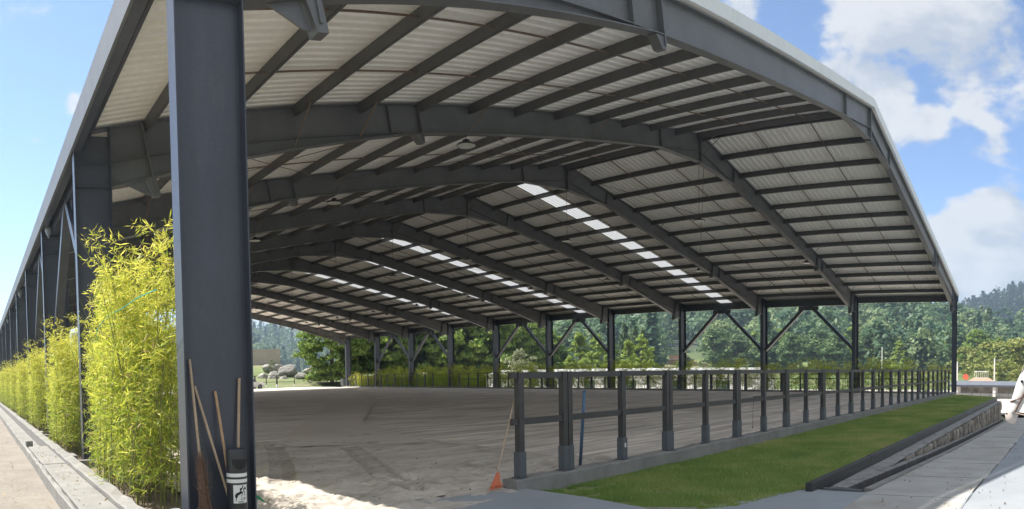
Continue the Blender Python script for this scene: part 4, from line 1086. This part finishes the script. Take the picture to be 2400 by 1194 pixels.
# ---------------------------------------------------------------- trees
def crown(kind, n, seed, leaf, rough=.55):
    """unit-height crown foliage: returns verts, quads"""
    rg = np.random.default_rng(seed)
    if kind == 'spruce':
        C = []; Nn = []
        lev = 26
        for k in range(lev):
            h = .06 + .92 * (k / lev) ** .95; Lr = .20 * (1 - h) ** .85 + .012
            nb = 8
            for j in range(nb):
                a = rg.uniform(0, 2 * np.pi); L = Lr * rg.uniform(.65, 1.15); m_ = max(3, int(n / lev / nb * (.4 + 1.2 * (1 - h))))
                s = rg.uniform(.1, 1, m_) ** .8
                p = np.stack([np.cos(a) * s * L, np.sin(a) * s * L, h - .35 * L * s ** 1.4 + rg.normal(0, .008, m_)], -1) + rg.normal(0, .010, (m_, 3))
                C.append(p); Nn.append(np.tile([[np.cos(a) * .5, np.sin(a) * .5, .8]], (m_, 1)))
        C = np.concatenate(C); Nn = np.concatenate(Nn)
    else:
        if kind == 'cypress':   # broad dense conifer, foliage nearly to the ground, brushy upswept tufts
            nl = 150; t = rg.random(nl); z = .06 + .90 * t; rad = .33 * np.sin(np.pi * np.clip(.18 + .80 * t, 0, 1)) ** .8 * rg.uniform(.45, 1.05, nl); lr = rg.uniform(.045, .085, nl)
        elif kind == 'pine':
            nl = 70; t = rg.random(nl); z = .12 + .86 * t; rad = (.30 * (1 - t) ** .75 + .02) * rg.uniform(.4, 1.05, nl); lr = rg.uniform(.035, .07, nl) * (1.15 - .5 * t)
        elif kind == 'shrub':
            nl = 60; t = rg.random(nl); z = .08 + .82 * t; rad = .46 * np.sqrt(np.clip(1 - (t * 1.02) ** 2, 0.02, 1)) * rg.uniform(.4, 1.05, nl); lr = rg.uniform(.06, .11, nl)
        else:                   # broad
            nl = 34; t = rg.random(nl); z = .28 + .66 * t; rad = .36 * np.sin(np.pi * np.clip(.15 + .8 * t, 0, 1)) * rg.uniform(.35, 1.0, nl); lr = rg.uniform(.08, .14, nl)
        a = rg.uniform(0, 2 * np.pi, nl)
        ctr = np.stack([rad * np.cos(a), rad * np.sin(a), z], -1)
        k = rg.integers(0, nl, n); d = unit(rg.normal(size=(n, 3))); d[:, 2] = np.abs(d[:, 2]) * .75 + d[:, 2] * .25
        C = ctr[k] + d * (lr[k] * rg.uniform(.45, 1.12, n))[:, None]
        Nn = d + .35 * unit(C - np.array([0, 0, .45]))
    nrm = unit(unit(Nn) + rg.normal(0, rough, C.shape))
    up = np.tile([[0, 0, 1.0]], (len(C), 1)) + rg.normal(0, .6, C.shape)
    return leaf_quads(C, nrm, leaf * rg.uniform(.6, 1.35, len(C)), .55, rg, dirs=up if kind in ('cypress', 'pine') else None)

TREE = {}
def tree_proto(key, name, kind, n, seed, leaf, lm, trunk=.9, tr=.022):
    t = empty(name)
    b = MB(); b.tube([(0, 0, -.02), (.006, .0, .3), (-.004, .004, trunk * .6), (0, 0, trunk)], [tr, tr * .8, tr * .5, tr * .15], 8)
    rg = np.random.default_rng(seed + 500)
    for k in range(12):
        h = rg.uniform(.15, .8); a = rg.uniform(0, 2 * np.pi); L = .2 * (1 - h * .7)
        b.tube([(0, 0, h), (L * .5 * math.cos(a), L * .5 * math.sin(a), h + .03), (L * math.cos(a), L * math.sin(a), h + .10)], [tr * .35, tr * .2, tr * .06], 5, cap=False)
    b.build('trunk', M['bark'], t)
    v, q = crown(kind, n, seed, leaf)
    tag(link('crown', np_mesh('crown', v, q), lm, t), kind='stuff')
    TREE[key] = [t, False]
for k in range(3): tree_proto(('cyp', k), 'cypress_tree', 'cypress', 17000, 300 + k, .020, M['leafcypress'])
for k in range(2): tree_proto(('pine', k), 'pine_tree', 'pine', 9000, 320 + k, .021, M['leafpine'])
tree_proto(('spr', 0), 'spruce_tree', 'spruce', 4200, 340, .017, M['leafspruce'], .97, .014)
tree_proto(('olv', 0), 'silvery_shrub', 'shrub', 3600, 350, .024, M['leafolive'], .6, .02)
tree_proto(('bush', 0), 'leafy_bush', 'shrub', 2600, 360, .030, M['leafbush'], .5, .02)
tree_proto(('brd', 0), 'broadleaf_tree', 'broad', 5000, 370, .028, M['leafforest2'], .75, .02)
def put_tree(key, az, D, h, label, cat, wscale=1.0, rz=0, group=None, xyz=None):
    pr = TREE[key]
    o = pr[0] if not pr[1] else cptree(pr[0]); pr[1] = True
    if xyz is None:
        X = CAM.x + D * math.sin(R(az)); Y = CAM.y + D * math.cos(R(az)); Z = float(terrain(np.array([X]), np.array([Y]))[0]) - .1
    else: X, Y, Z = xyz
    o.location = (X, Y, Z); o.rotation_euler = (0, 0, rz); o.scale = (h * wscale, h * wscale, h)
    for k_ in ('label', 'category', 'group'):
        if k_ in o: del o[k_]
    return tag(o, label, cat, group)
GR = 'row of trees behind the right side of the hall'
put_tree(('cyp', 0), 29.6, 98, 12.5, 'big sunlit cypress with a bare trunk, leftmost of the tree row', 'tree', 1.15, .3, GR)
row = [(31.9, 104, 12.0, 1), (33.3, 108, 13.5, 2), (34.8, 102, 13.5, 0), (36.3, 108, 14.5, 1), (37.7, 102, 14.0, 2), (39.2, 110, 15, 0), (40.5, 102, 13.5, 1), (41.9, 108, 14, 2), (43.2, 102, 13.5, 0),
       (44.6, 108, 13, 1), (46.0, 104, 11.5, 2), (47.1, 110, 11.0, 0)]
for k, (az, D, h, v_) in enumerate(row):
    put_tree(('cyp', v_), az, D, h, 'dense green cypress, %s from the left in the tree row behind the hall' % ORD[k + 1], 'tree', 1.08, k * 1.3, GR)
put_tree(('olv', 0), 45.3, 84, 6.6, 'pale silvery shrub in front of the dark cypresses', 'shrub', 1.0, .4)
for k, (az, D, h, w) in enumerate([(48.5, 112, 8.6, 1.15), (50.3, 106, 9.0, 1.1), (51.8, 102, 8.6, 1.1), (53.0, 112, 7.6, 1.1), (54.4, 98, 7.6, 1.05), (55.5, 100, 8.4, 1.0), (56.3, 104, 6.6, 1.1)]):
    put_tree(('pine', k % 2), az, D, h, 'fresh light green pine, %s from the left of the young pines beside the cypresses' % ORD[k], 'tree', w, k * 1.1, 'young light green pines')
for k, (az, D, h) in enumerate([(54.1, 128, 11.8), (55.0, 130, 11.2), (55.6, 132, 10.6)]):
    put_tree(('spr', 0), az, D, h, 'dark pointed spruce behind the young pines, %s from the left' % ORD[k], 'tree', 1.1, k * 2., 'dark spruces')
for k, (az, D, h, w) in enumerate([(57.5, 96, 3.4, 1.3), (59.5, 100, 3.0, 1.5), (61.3, 96, 2.8, 1.6), (63.5, 104, 2.9, 1.5), (84.6, 128, 8, 1.3), (85.6, 118, 8, 1.2), (86.6, 112, 8.5, 1.2), (87.6, 108, 9, 1.2), (82.6, 150, 7, 1.4), (83.4, 140, 6.5, 1.3)]):
    put_tree(('bush', 0), az, D, h, 'yellowish green bush, %s from the left beyond the arena' % ORD[k], 'bush', w, k * .9, 'bushes beyond the arena')
put_tree(('bush', 0), 27.9, 101, 2.4, 'small bright green bush on the boulders', 'bush', 1.1, .2)
# hillside trees that can be told apart, lowest on the slope
rg = np.random.default_rng(91)
hillk = [('brd', 0), ('cyp', 1), ('brd', 0), ('pine', 1)]
n_h = 0
for k in range(30):
    az = 57.5 + 31 * (k + rg.uniform(-.3, .3)) / 30; D = rg.uniform(160, 185)
    put_tree(hillk[k % 4], az, D, rg.uniform(7.5, 11) * (.35 if az < 61.2 else 1), '%s tree from the left along the foot of the wooded hillside' % ORD[k], 'tree', rg.uniform(1.0, 1.35), rg.uniform(0, 6), 'trees at the foot of the hill')

# wooded hills: too many to count, one mass each
def forest(name, azr, rr, n, hgt, seed, nq, leaf, lm, label, kinds=('broad', 'cypress', 'spruce'), which=0):
    rg = np.random.default_rng(seed)
    temps = []
    for k, kd in enumerate(kinds * 2):
        v, q = crown(kd, nq, seed + k, leaf, .30); temps.append(v)
    az = rg.uniform(*azr, n); r = np.sqrt(rg.uniform(rr[0] ** 2, rr[1] ** 2, n))
    X = CAM.x + r * np.sin(np.radians(az)); Y = CAM.y + r * np.cos(np.radians(az))
    hp = hill_parts(X, Y); ok = hp[2 + which] >= np.maximum(np.maximum(hp[2], hp[3]), hp[4]) - .5
    if which == 0: ok &= ~((az > 56.7) & (az < 60.6) & (r > 172) & (r < 246)) & ~((az > 84.2) & (az < 86.2) & (r < 192))
    X, Y = X[ok], Y[ok]; Z = terrain(X, Y); n = len(X)
    allv = []; tint = []
    for i in range(n):
        v = temps[rg.integers(len(temps))]
        a = rg.uniform(0, 2 * np.pi); h = hgt * rg.choice([.55, .8, 1.0, 1.25], p=[.2, .3, .35, .15]) * rg.uniform(.85, 1.15); w = h * rg.uniform(.85, 1.35)
        c_, s_ = math.cos(a), math.sin(a)
        p = np.empty_like(v); p[:, 0] = X[i] + w * (c_ * v[:, 0] - s_ * v[:, 1]); p[:, 1] = Y[i] + w * (s_ * v[:, 0] + c_ * v[:, 1]); p[:, 2] = Z[i] + h * v[:, 2] - .6
        allv.append(p); tint.append(np.full(len(v), np.clip(rg.normal(.45, .30), 0, 1)))
    V = np.concatenate(allv)
    me = np_mesh(name, V, np.arange(len(V)).reshape(-1, 4), tint=np.concatenate(tint))
    return tag(link(name, me, lm), label, 'forest', kind='stuff')
forest('hillside_forest', (46, 100), (168, 345), 1250, 12.5, 401, 230, .050, M['leafforest'], 'mixed green forest covering the hillside behind the arena', which=0)
forest('distant_forest', (8, 66), (370, 640), 1500, 13.0, 402, 90, .075, M['leafforest'], 'bluish far forest on the hills at the back left', ('cypress', 'spruce', 'broad'), which=1)
forest('mountain_forest', (74, 106), (380, 775), 2400, 14.0, 403, 80, .080, M['leafcloudshade'], 'conifer forest coloured as in cloud shadow on the mountain at the right edge', ('spruce', 'cypress', 'spruce'), which=2)

# ---------------------------------------------------------------- buildings and objects beyond the hall
def at(az, D, z=None):
    X = CAM.x + D * math.sin(R(az)); Y = CAM.y + D * math.cos(R(az))
    return Vector((X, Y, float(terrain(np.array([X]), np.array([Y]))[0]) if z is None else z))
def facing(p): return math.atan2(CAM.y - p.y, CAM.x - p.x) + math.pi / 2       # local -Y looks at the arena corner
M['shedroof'] = mat('weathered_white_sheet', (.46, .46, .46), .6, .12, 1.5)
# long low white shed behind the right hedge
sh = empty('white_shed', (62, 43, -1.5), 0, 'long low white shed with a white roof behind the right-hand hedge', 'shed')
MB().box(-.1, 5, -20, 20, 0, 2.55).build('wall', M['white'], sh)
for k in range(20):
    MB().prism([(-.6, 2.6), (2.5, 3.22), (5.6, 2.6), (5.6, 2.66), (2.5, 3.28), (-.6, 2.66)], -20 + k * 2.0, -20 + k * 2.0 + 1.98).build('roof_panel', M['shedroof'], sh)
for k in range(13): MB().box(-.16, -.101, -19 + k * 3.0, -18.85 + k * 3.0, 0, 2.55).build('pilaster', M['steel_edge'], sh)
for k in range(6): MB().box(-.15, -.101, -17 + k * 6.0, -15.4 + k * 6.0, .9, 1.9).build('window', M['glass'], sh)
# stables at the right
sb = empty('stable_block', (72, -3, -1.5), 0, 'low stable block with a grey metal roof and dark stone panels behind the lawn', 'stable')
MB().box(.3, 6, -16, 7.2, 0, 1.4).build('wall', M['render'], sb)
for k in range(12): MB().prism([(-.9, 1.42), (3, 1.80), (7, 1.42), (7, 1.49), (3, 1.87), (-.9, 1.49)], -16.4 + k * 2.0, -16.4 + k * 2.0 + 1.985).build('roof_panel', M['zinc'], sb)
MB().box(-.92, -.88, -16.4, 7.6, 1.28, 1.47).build('roof_edge', M['steel'], sb)
for k in range(6): MB().box(-.75, -.45, 6.6 - k * 4.1, 6.9 - k * 4.1, -.01, 1.40).build('post', M['render'], sb)
for k in range(5):
    for j in range(5): MB().box(.22, .299, 2.95 - k * 4.1 + j * .72 - .1, 2.95 - k * 4.1 + j * .72 + .58, .55, 1.30).build('stone_panel', M['mural'], sb)
for k in range(24): MB().tube([(-.95, 7 - k * .98, -.01), (-.95, 7 - k * .98, .62)], .025, 6).build('baluster', M['steel'], sb)
MB().box(-.97, -.93, -16, 7.2, .60, .64).build('rail', M['steel'], sb)
# hut with tiled roof
p = at(83.9, 100, -1.5); ht = empty('tiled_hut', p, facing(p), 'small pale hut with a terracotta skirt roof and a rooftop cage', 'hut')
MB().box(-1.6, 1.6, -1.2, 1.2, 0, 1.5).build('wall', M['render'], ht)
MB().add([(-2.0, -1.7, 1.45), (2.0, -1.7, 1.45), (2.0, 1.7, 1.45), (-2.0, 1.7, 1.45), (-1.1, -.8, 1.95), (1.1, -.8, 1.95), (1.1, .8, 1.95), (-1.1, .8, 1.95)],
         [(0, 1, 5, 4), (1, 2, 6, 5), (2, 3, 7, 6), (3, 0, 4, 7), (4, 5, 6, 7), (3, 2, 1, 0)]).build('roof', M['terracotta'], ht)
MB().box(-1.05, 1.05, -.7, .7, 1.95, 2.0).build('roof_deck', M['render'], ht)
for k in range(8): MB().box(-1.0 + k * .28, -.96 + k * .28, -.72, -.68, 2.0, 2.85).build('cage_bar', M['white'], ht)
MB().box(-1.05, 1.05, -.73, .7, 2.85, 2.93).build('cage_top', M['white'], ht)
# house on the slope at the right
p = at(85.25, 190); p.z = 5.2; hh_ = empty('slope_house', p, facing(p), 'long low house with a pale metal roof among the trees at the right', 'house')
MB().box(-3, 3.2, -2, 2, 0, 1.5).build('wall', M['steel_edge'], hh_); MB().prism([(-3.6, 1.5), (4, 1.5), (4, 1.72), (-3.6, 1.95)], -2.6, 2.4).build('roof', M['zinc'], hh_)
for k in range(4): MB().box(-2.5 + k * 1.4, -1.6 + k * 1.4, -2.04, -2.001, .4, 1.2).build('window', M['glass'], hh_)
# glazed white house on the hillside
p = at(58.6, 235); p.z = 7.2; gh = empty('hillside_house', p, facing(p), 'white framed glass house half way up the wooded hillside', 'house')
MB().box(-6.2, 5.6, -2.6, 3, -1.5, 3.6).build('wall', M['render'], gh); MB().prism([(-6.8, 3.6), (2.0, 4.3), (6.2, 2.9), (6.2, 3.05), (2.0, 4.5), (-6.8, 3.8)], -3.2, 3.4).build('roof', M['white'], gh)
for k in range(9):
    for j in range(2):
        w = MB().box(-5.9 + k * 1.25, -4.8 + k * 1.25, -2.66, -2.601, .2 + j * 1.65, 1.7 + j * 1.6).build('window', M['glass'], gh)
        MB().box(-5.9 + k * 1.25, -4.8 + k * 1.25, -2.70, -2.665, .92 + j * 1.62, .99 + j * 1.62).build('glazing_bar', M['white'], w)
# cleared earth and a small tan house below it
p = at(58.4, 196); p.z = 2.4; eb = empty('roadside_house', p, facing(p), 'low tan building with an orange wall below the glass house', 'house')
MB().box(-9, 5, -2, 2, -.5, 2.0).build('wall', M['earth'], eb); MB().box(-9.3, 5.3, -2.4, 2.2, 2.0, 2.2).build('roof', M['render'], eb); MB().box(-2, 3.5, -2.2, -2.01, 1.0, 3.2).build('orange_wall', M['terracotta'], eb)
MB().box(-14, 9, -4.2, -4.0, -.8, .9).build('yard_wall', M['block'], eb)
# lattice radio mast
p = at(48.95, 290); mast = empty('radio_mast', p, R(20), 'red and white lattice radio mast beyond the trees', 'mast')
for k in range(9):
    z0_, z1_ = k * 4.0, (k + 1) * 4.0; w0, w1 = 1.55 - .05 * k, 1.55 - .05 * (k + 1); b = MB()
    c4 = lambda w, z: [(-w, -w, z), (w, -w, z), (w, w, z), (-w, w, z)]
    A_, B_ = c4(w0, z0_), c4(w1, z1_)
    for j in range(4):
        b.bar(A_[j], B_[j], .22, .22); b.bar(A_[j], B_[(j + 1) % 4], .12, .12); b.bar(A_[(j + 1) % 4], B_[j], .12, .12); b.bar(B_[j], B_[(j + 1) % 4], .12, .12)
    b.build('mast_section', M['redpaint'] if k in (0, 1, 5, 6) else M['white'], mast)
# utility poles, sign
for az, D, top, lb in ((81.9, 88, 2.6, 'thin pale pole beside the red sign at the right'), (85.0, 92, 3.2, 'utility pole with a cross arm above the stable roof'), (75.6, 120, 5.5, 'tall slender lamp pole in front of the wooded hill')):
    p = at(az, D, -1.6); o = empty('utility_pole', p, 0, lb, 'pole')
    MB().tube([(0, 0, 0), (0, 0, top + 1.6)], .11, 8, r2=.08).build('shaft', M['render'], o)
    MB().box(-.04, .04, -1.2 if az > 84 else -.4, .1, top + 1.3, top + 1.4).build('cross_arm', M['steel_edge'], o)
p = at(82.6, 92, -1.55); sg_ = empty('red_sign', p, facing(p), 'small red road sign on a post at the right', 'sign')
MB().tube([(0, 0, 0), (0, 0, 2.6)], .05, 6).build('sign_post', M['zinc'], sg_)
b = MB(); b.add([(.42 * math.cos(R(22.5 + 45 * k)), -.06, 2.2 + .42 * math.sin(R(22.5 + 45 * k))) for k in range(8)] + [(.42 * math.cos(R(22.5 + 45 * k)), -.03, 2.2 + .42 * math.sin(R(22.5 + 45 * k))) for k in range(8)],
                [tuple(range(8)), tuple(range(15, 7, -1))] + [(k, 8 + k, 8 + (k + 1) % 8, (k + 1) % 8) for k in range(8)]); b.build('sign_plate', M['redpaint'], sg_)
# block wall and boulders at the back left
p = at(22.0, 124); wl_ = empty('block_wall', (p.x, p.y, 3.0), facing(p) - math.pi * 0, 'tan block wall on the bank above the boulders', 'wall')
hgt = 3.6  # nine courses
for r_ in range(9):
    off_ = (r_ % 2) * .6
    for k in range(16):
        x0_ = -8.6 + k * 1.2 - off_
        x1_ = min(x0_ + 1.18, 7.2)
        if x1_ - x0_ > .15: MB().box(x0_, x1_, -.15 + rng.uniform(-.008, .008), .15, r_ * .4 + .012, r_ * .4 + .4).build('block', M['block'], wl_)
MB().box(-9.3, 7.15, -.12, .12, 0, hgt).build('mortar', M['render'], wl_)
MB().box(-9.3, -1.9, -.35, .1, hgt + .02, hgt + .5).build('raised_section', M['block'], wl_)
put_tree(('olv', 0), 24.6, 112, 2.6, 'small dark shrub and dead stem against the tan block wall', 'shrub', .8, 1.0)
def boulder(seed):
    import bmesh
    bm = bmesh.new(); bmesh.ops.create_icosphere(bm, subdivisions=4, radius=1)
    rg_ = np.random.default_rng(seed); dirs = unit(rg_.normal(size=(14, 3))); offs = rg_.uniform(.5, .9, 14)
    for v in bm.verts:
        c_ = np.array(v.co); k_ = 1.0
        for d_, o_ in zip(dirs, offs):
            dp = float(np.dot(c_, d_))
            if dp * k_ > o_: k_ = o_ / dp
        k_ = .12 + .88 * k_ + .03 * math.sin(7 * c_[0] + seed) * math.sin(6 * c_[1]) * math.cos(8 * c_[2])
        v.co = c_ * k_
    me = bpy.data.meshes.new('boulder'); bm.to_mesh(me); bm.free(); me.shade_smooth(); me.materials.append(M['boulder']); return me
bms = [boulder(s) for s in range(4)]
BO = [(23.9, 92, 1.7, 1.5, .5, 'leaning grey boulder at the left end of the rock pile'), (24.7, 92, 2.3, 1.5, .7, 'pale flat-faced boulder second in the rock pile'), (26.0, 94, 2.9, 2.3, 1.6, 'largest domed boulder topping the rock pile'),
      (25.1, 95, 2.0, 1.5, 2.2, 'rounded boulder behind the flat-faced one'), (24.3, 96, 1.8, 1.3, 2.3, 'small boulder high on the left of the rock pile'), (25.5, 90.5, 1.6, 1.0, .1, 'low white boulder at the front of the rock pile'),
      (27.0, 90, 2.1, 1.2, .6, 'broad pale boulder right of the domed one'), (27.7, 92, 1.9, 1.2, 1.5, 'rounded boulder beneath the small green bush'), (28.5, 91, 1.8, 1.1, .6, 'dark low boulder left of the stone stump'), (29.0, 95, 1.6, 1.1, 1.6, 'pale boulder behind the stone stump'),
      (30.2, 95, 1.8, 1.3, .8, 'grey boulder behind the thin fence posts'), (31.0, 96, 2.1, 1.7, .9, 'tall grey boulder behind the rail fence near the corner column'), (31.8, 95, 1.6, 1.2, .5, 'small grey boulder nearest the grey planter')]
for k, (az, D, w, h, z, lb) in enumerate(BO):
    D += 17; p = at(az, D, z * .85 + 1.0 + (.35 if az > 29.6 else 0)); o = link('boulder', bms[k % 4], None, None, p, (0, 0, k * 1.7)); o.scale = (w * .66, w * .5, h * .62); tag(o, lb, 'boulder', 'boulders of the rock pile')
p = at(28.0, 103, .7); ss_ = MB(); V = []; n = 9
for z, r0 in ((0, .62), (.6, .5), (1.5, .42), (2.3, .33), (2.7, .2)):
    for j in range(n): t = 2 * math.pi * j / n; V.append((r0 * math.cos(t) * (1 + rng.uniform(-.12, .12)), r0 * math.sin(t) * (1 + rng.uniform(-.12, .12)), z))
ss_.add(V, [(i * n + j, i * n + (j + 1) % n, (i + 1) * n + (j + 1) % n, (i + 1) * n + j) for i in range(4) for j in range(n)] + [tuple(4 * n + j for j in range(n))])
tag(ss_.build('standing_stone', M['boulder'], None, p), 'upright pale stone stump at the right end of the rock pile', 'stone')
# low stone wall, planter
lw = empty('low_stone_wall', (44.6, 79.2, -.2), 0, 'low pale stone wall beside the grey planter at the back corner', 'wall')
for r_ in range(3):
    for k in range(12): MB().box(k * .62 + (r_ % 2) * .3, k * .62 + (r_ % 2) * .3 + .6, rng.uniform(-.02, .02), .5, r_ * .27, r_ * .27 + .255).build('stone', M['concrete'], lw, bevel=.02)
pl = empty('planter', (44.9, 72.6, -.1), 0, 'grey square planter with a few upright leaves at the far corner column', 'planter')
MB().add([(-.32, -.32, 0), (.32, -.32, 0), (.32, .32, 0), (-.32, .32, 0), (-.38, -.38, 1.15), (.38, -.38, 1.15), (.38, .38, 1.15), (-.38, .38, 1.15)], [(0, 3, 2, 1), (0, 1, 5, 4), (1, 2, 6, 5), (2, 3, 7, 6), (3, 0, 4, 7), (4, 5, 6, 7)]).build('pot', M['steel_edge'], pl)
b = MB()
for k in range(14): t = k * 2.4; b.add([(-.03, 0, 1.1), (.03, 0, 1.1), (.25 * math.cos(t), .25 * math.sin(t), 1.9 + .04 * (k % 5))], [(0, 1, 2)])
b.build('leaves', M['leafbush'], pl)
# parked car at the back, mostly hidden by the front column
p = at(22.6, 93, -.1); car = empty('parked_car', p, R(15), 'white parked car at the back, half hidden by the front column', 'car')
MB().prism([(-2.1, .35), (2.1, .35), (2.15, .75), (1.9, .95), (.9, 1.0), (.35, 1.5), (-1.2, 1.52), (-1.9, 1.0), (-2.15, .9)], -.85, .85).build('body', M['white'], car, bevel=.05)
MB().prism([(.80, 1.02), (.36, 1.44), (-1.12, 1.46), (-1.62, 1.04)], -.865, .865).build('window', M['glass'], car)
for sx in (-1.3, 1.35):
    for sy in (-.8, .8):
        w = MB().tube([(sx, sy - .1, .34), (sx, sy + .1, .34)], .34, 18).build('wheel', M['rubber'], car); MB().tube([(sx, sy - .105, .34), (sx, sy + .105, .34)], .2, 14).build('rim', M['zinc'], w)
for sy in (-.6, .6): MB().box(2.10, 2.17, sy - .18, sy + .18, .68, .82).build('headlight', M['lens'], car)
# dry leaves and litter
def litter():
    n = 900; X = np.concatenate([rng.uniform(-3.5, -1.1, 620), rng.uniform(5.5, 30, 160), rng.uniform(-.95, -.55, 120)]); Y = np.concatenate([-1.5 + 16 * rng.random(620) ** 1.3, rng.uniform(-3.3, -.2, 160), rng.uniform(.2, 8.8, 120)])
    Z = np.concatenate([np.full(620, .035), np.full(160, -.075), np.full(120, .19)])
    c_ = np.stack([X, Y, Z], -1); nr = unit(np.array([[0, 0, 1.0]]) + rng.normal(0, .25, (n, 3)))
    v, q = leaf_quads(c_, nr, rng.uniform(.015, .045, n), .28, rng)
    tag(link('dry_leaves', np_mesh('dry_leaves', v, q), M['dryleaf']), 'scattered dry leaves on lane, gutter and lawn', 'leaves', kind='stuff')
M['dryleaf'] = leafmat('dry_leaf', (.16, .10, .045), (.45, .34, .14), .2)
litter()
# stray stones on the paving and sand
b = MB()
for k in range(420):
    u = rng.random(2)
    if k < 260: X, Y = 1.3 + 5 * u[0], -.2 + 6 * u[1]; z = .02
    else:
        X, Y = 5.0 + 14 * u[0], -4.3 - 3.2 * u[1]; z = PZ(X) + .015
    s = rng.uniform(.006, .018) * (1.6 if rng.random() < .05 else 1)
    b.add([(X - s, Y, z), (X, Y - s, z), (X + s, Y, z), (X, Y + s, z), (X, Y, z + s * 1.1)], [(0, 1, 4), (1, 2, 4), (2, 3, 4), (3, 0, 4)])
tag(b.build('pebbles', M['stone']), 'scattered pebbles and clods on sand and paving', 'pebbles', kind='stuff')

# ---------------------------------------------------------------- haze
hz_box = MB().box(-1400, 1400, -1400, 1400, -8, 122).build('haze', None)
hm = bpy.data.materials.new('haze_air'); hm.use_nodes = True
hn, hl = hm.node_tree.nodes, hm.node_tree.links
hn.clear(); ho = hn.new('ShaderNodeOutputMaterial'); hv = hn.new('ShaderNodeVolumePrincipled')
hv.inputs['Color'].default_value = (.62, .80, 1.0, 1); hv.inputs['Density'].default_value = HAZE = .00058; hv.inputs['Anisotropy'].default_value = .3
hl.new(hv.outputs[0], ho.inputs['Volume'])
hz_box.data.materials.append(hm); tag(hz_box, kind='stuff')
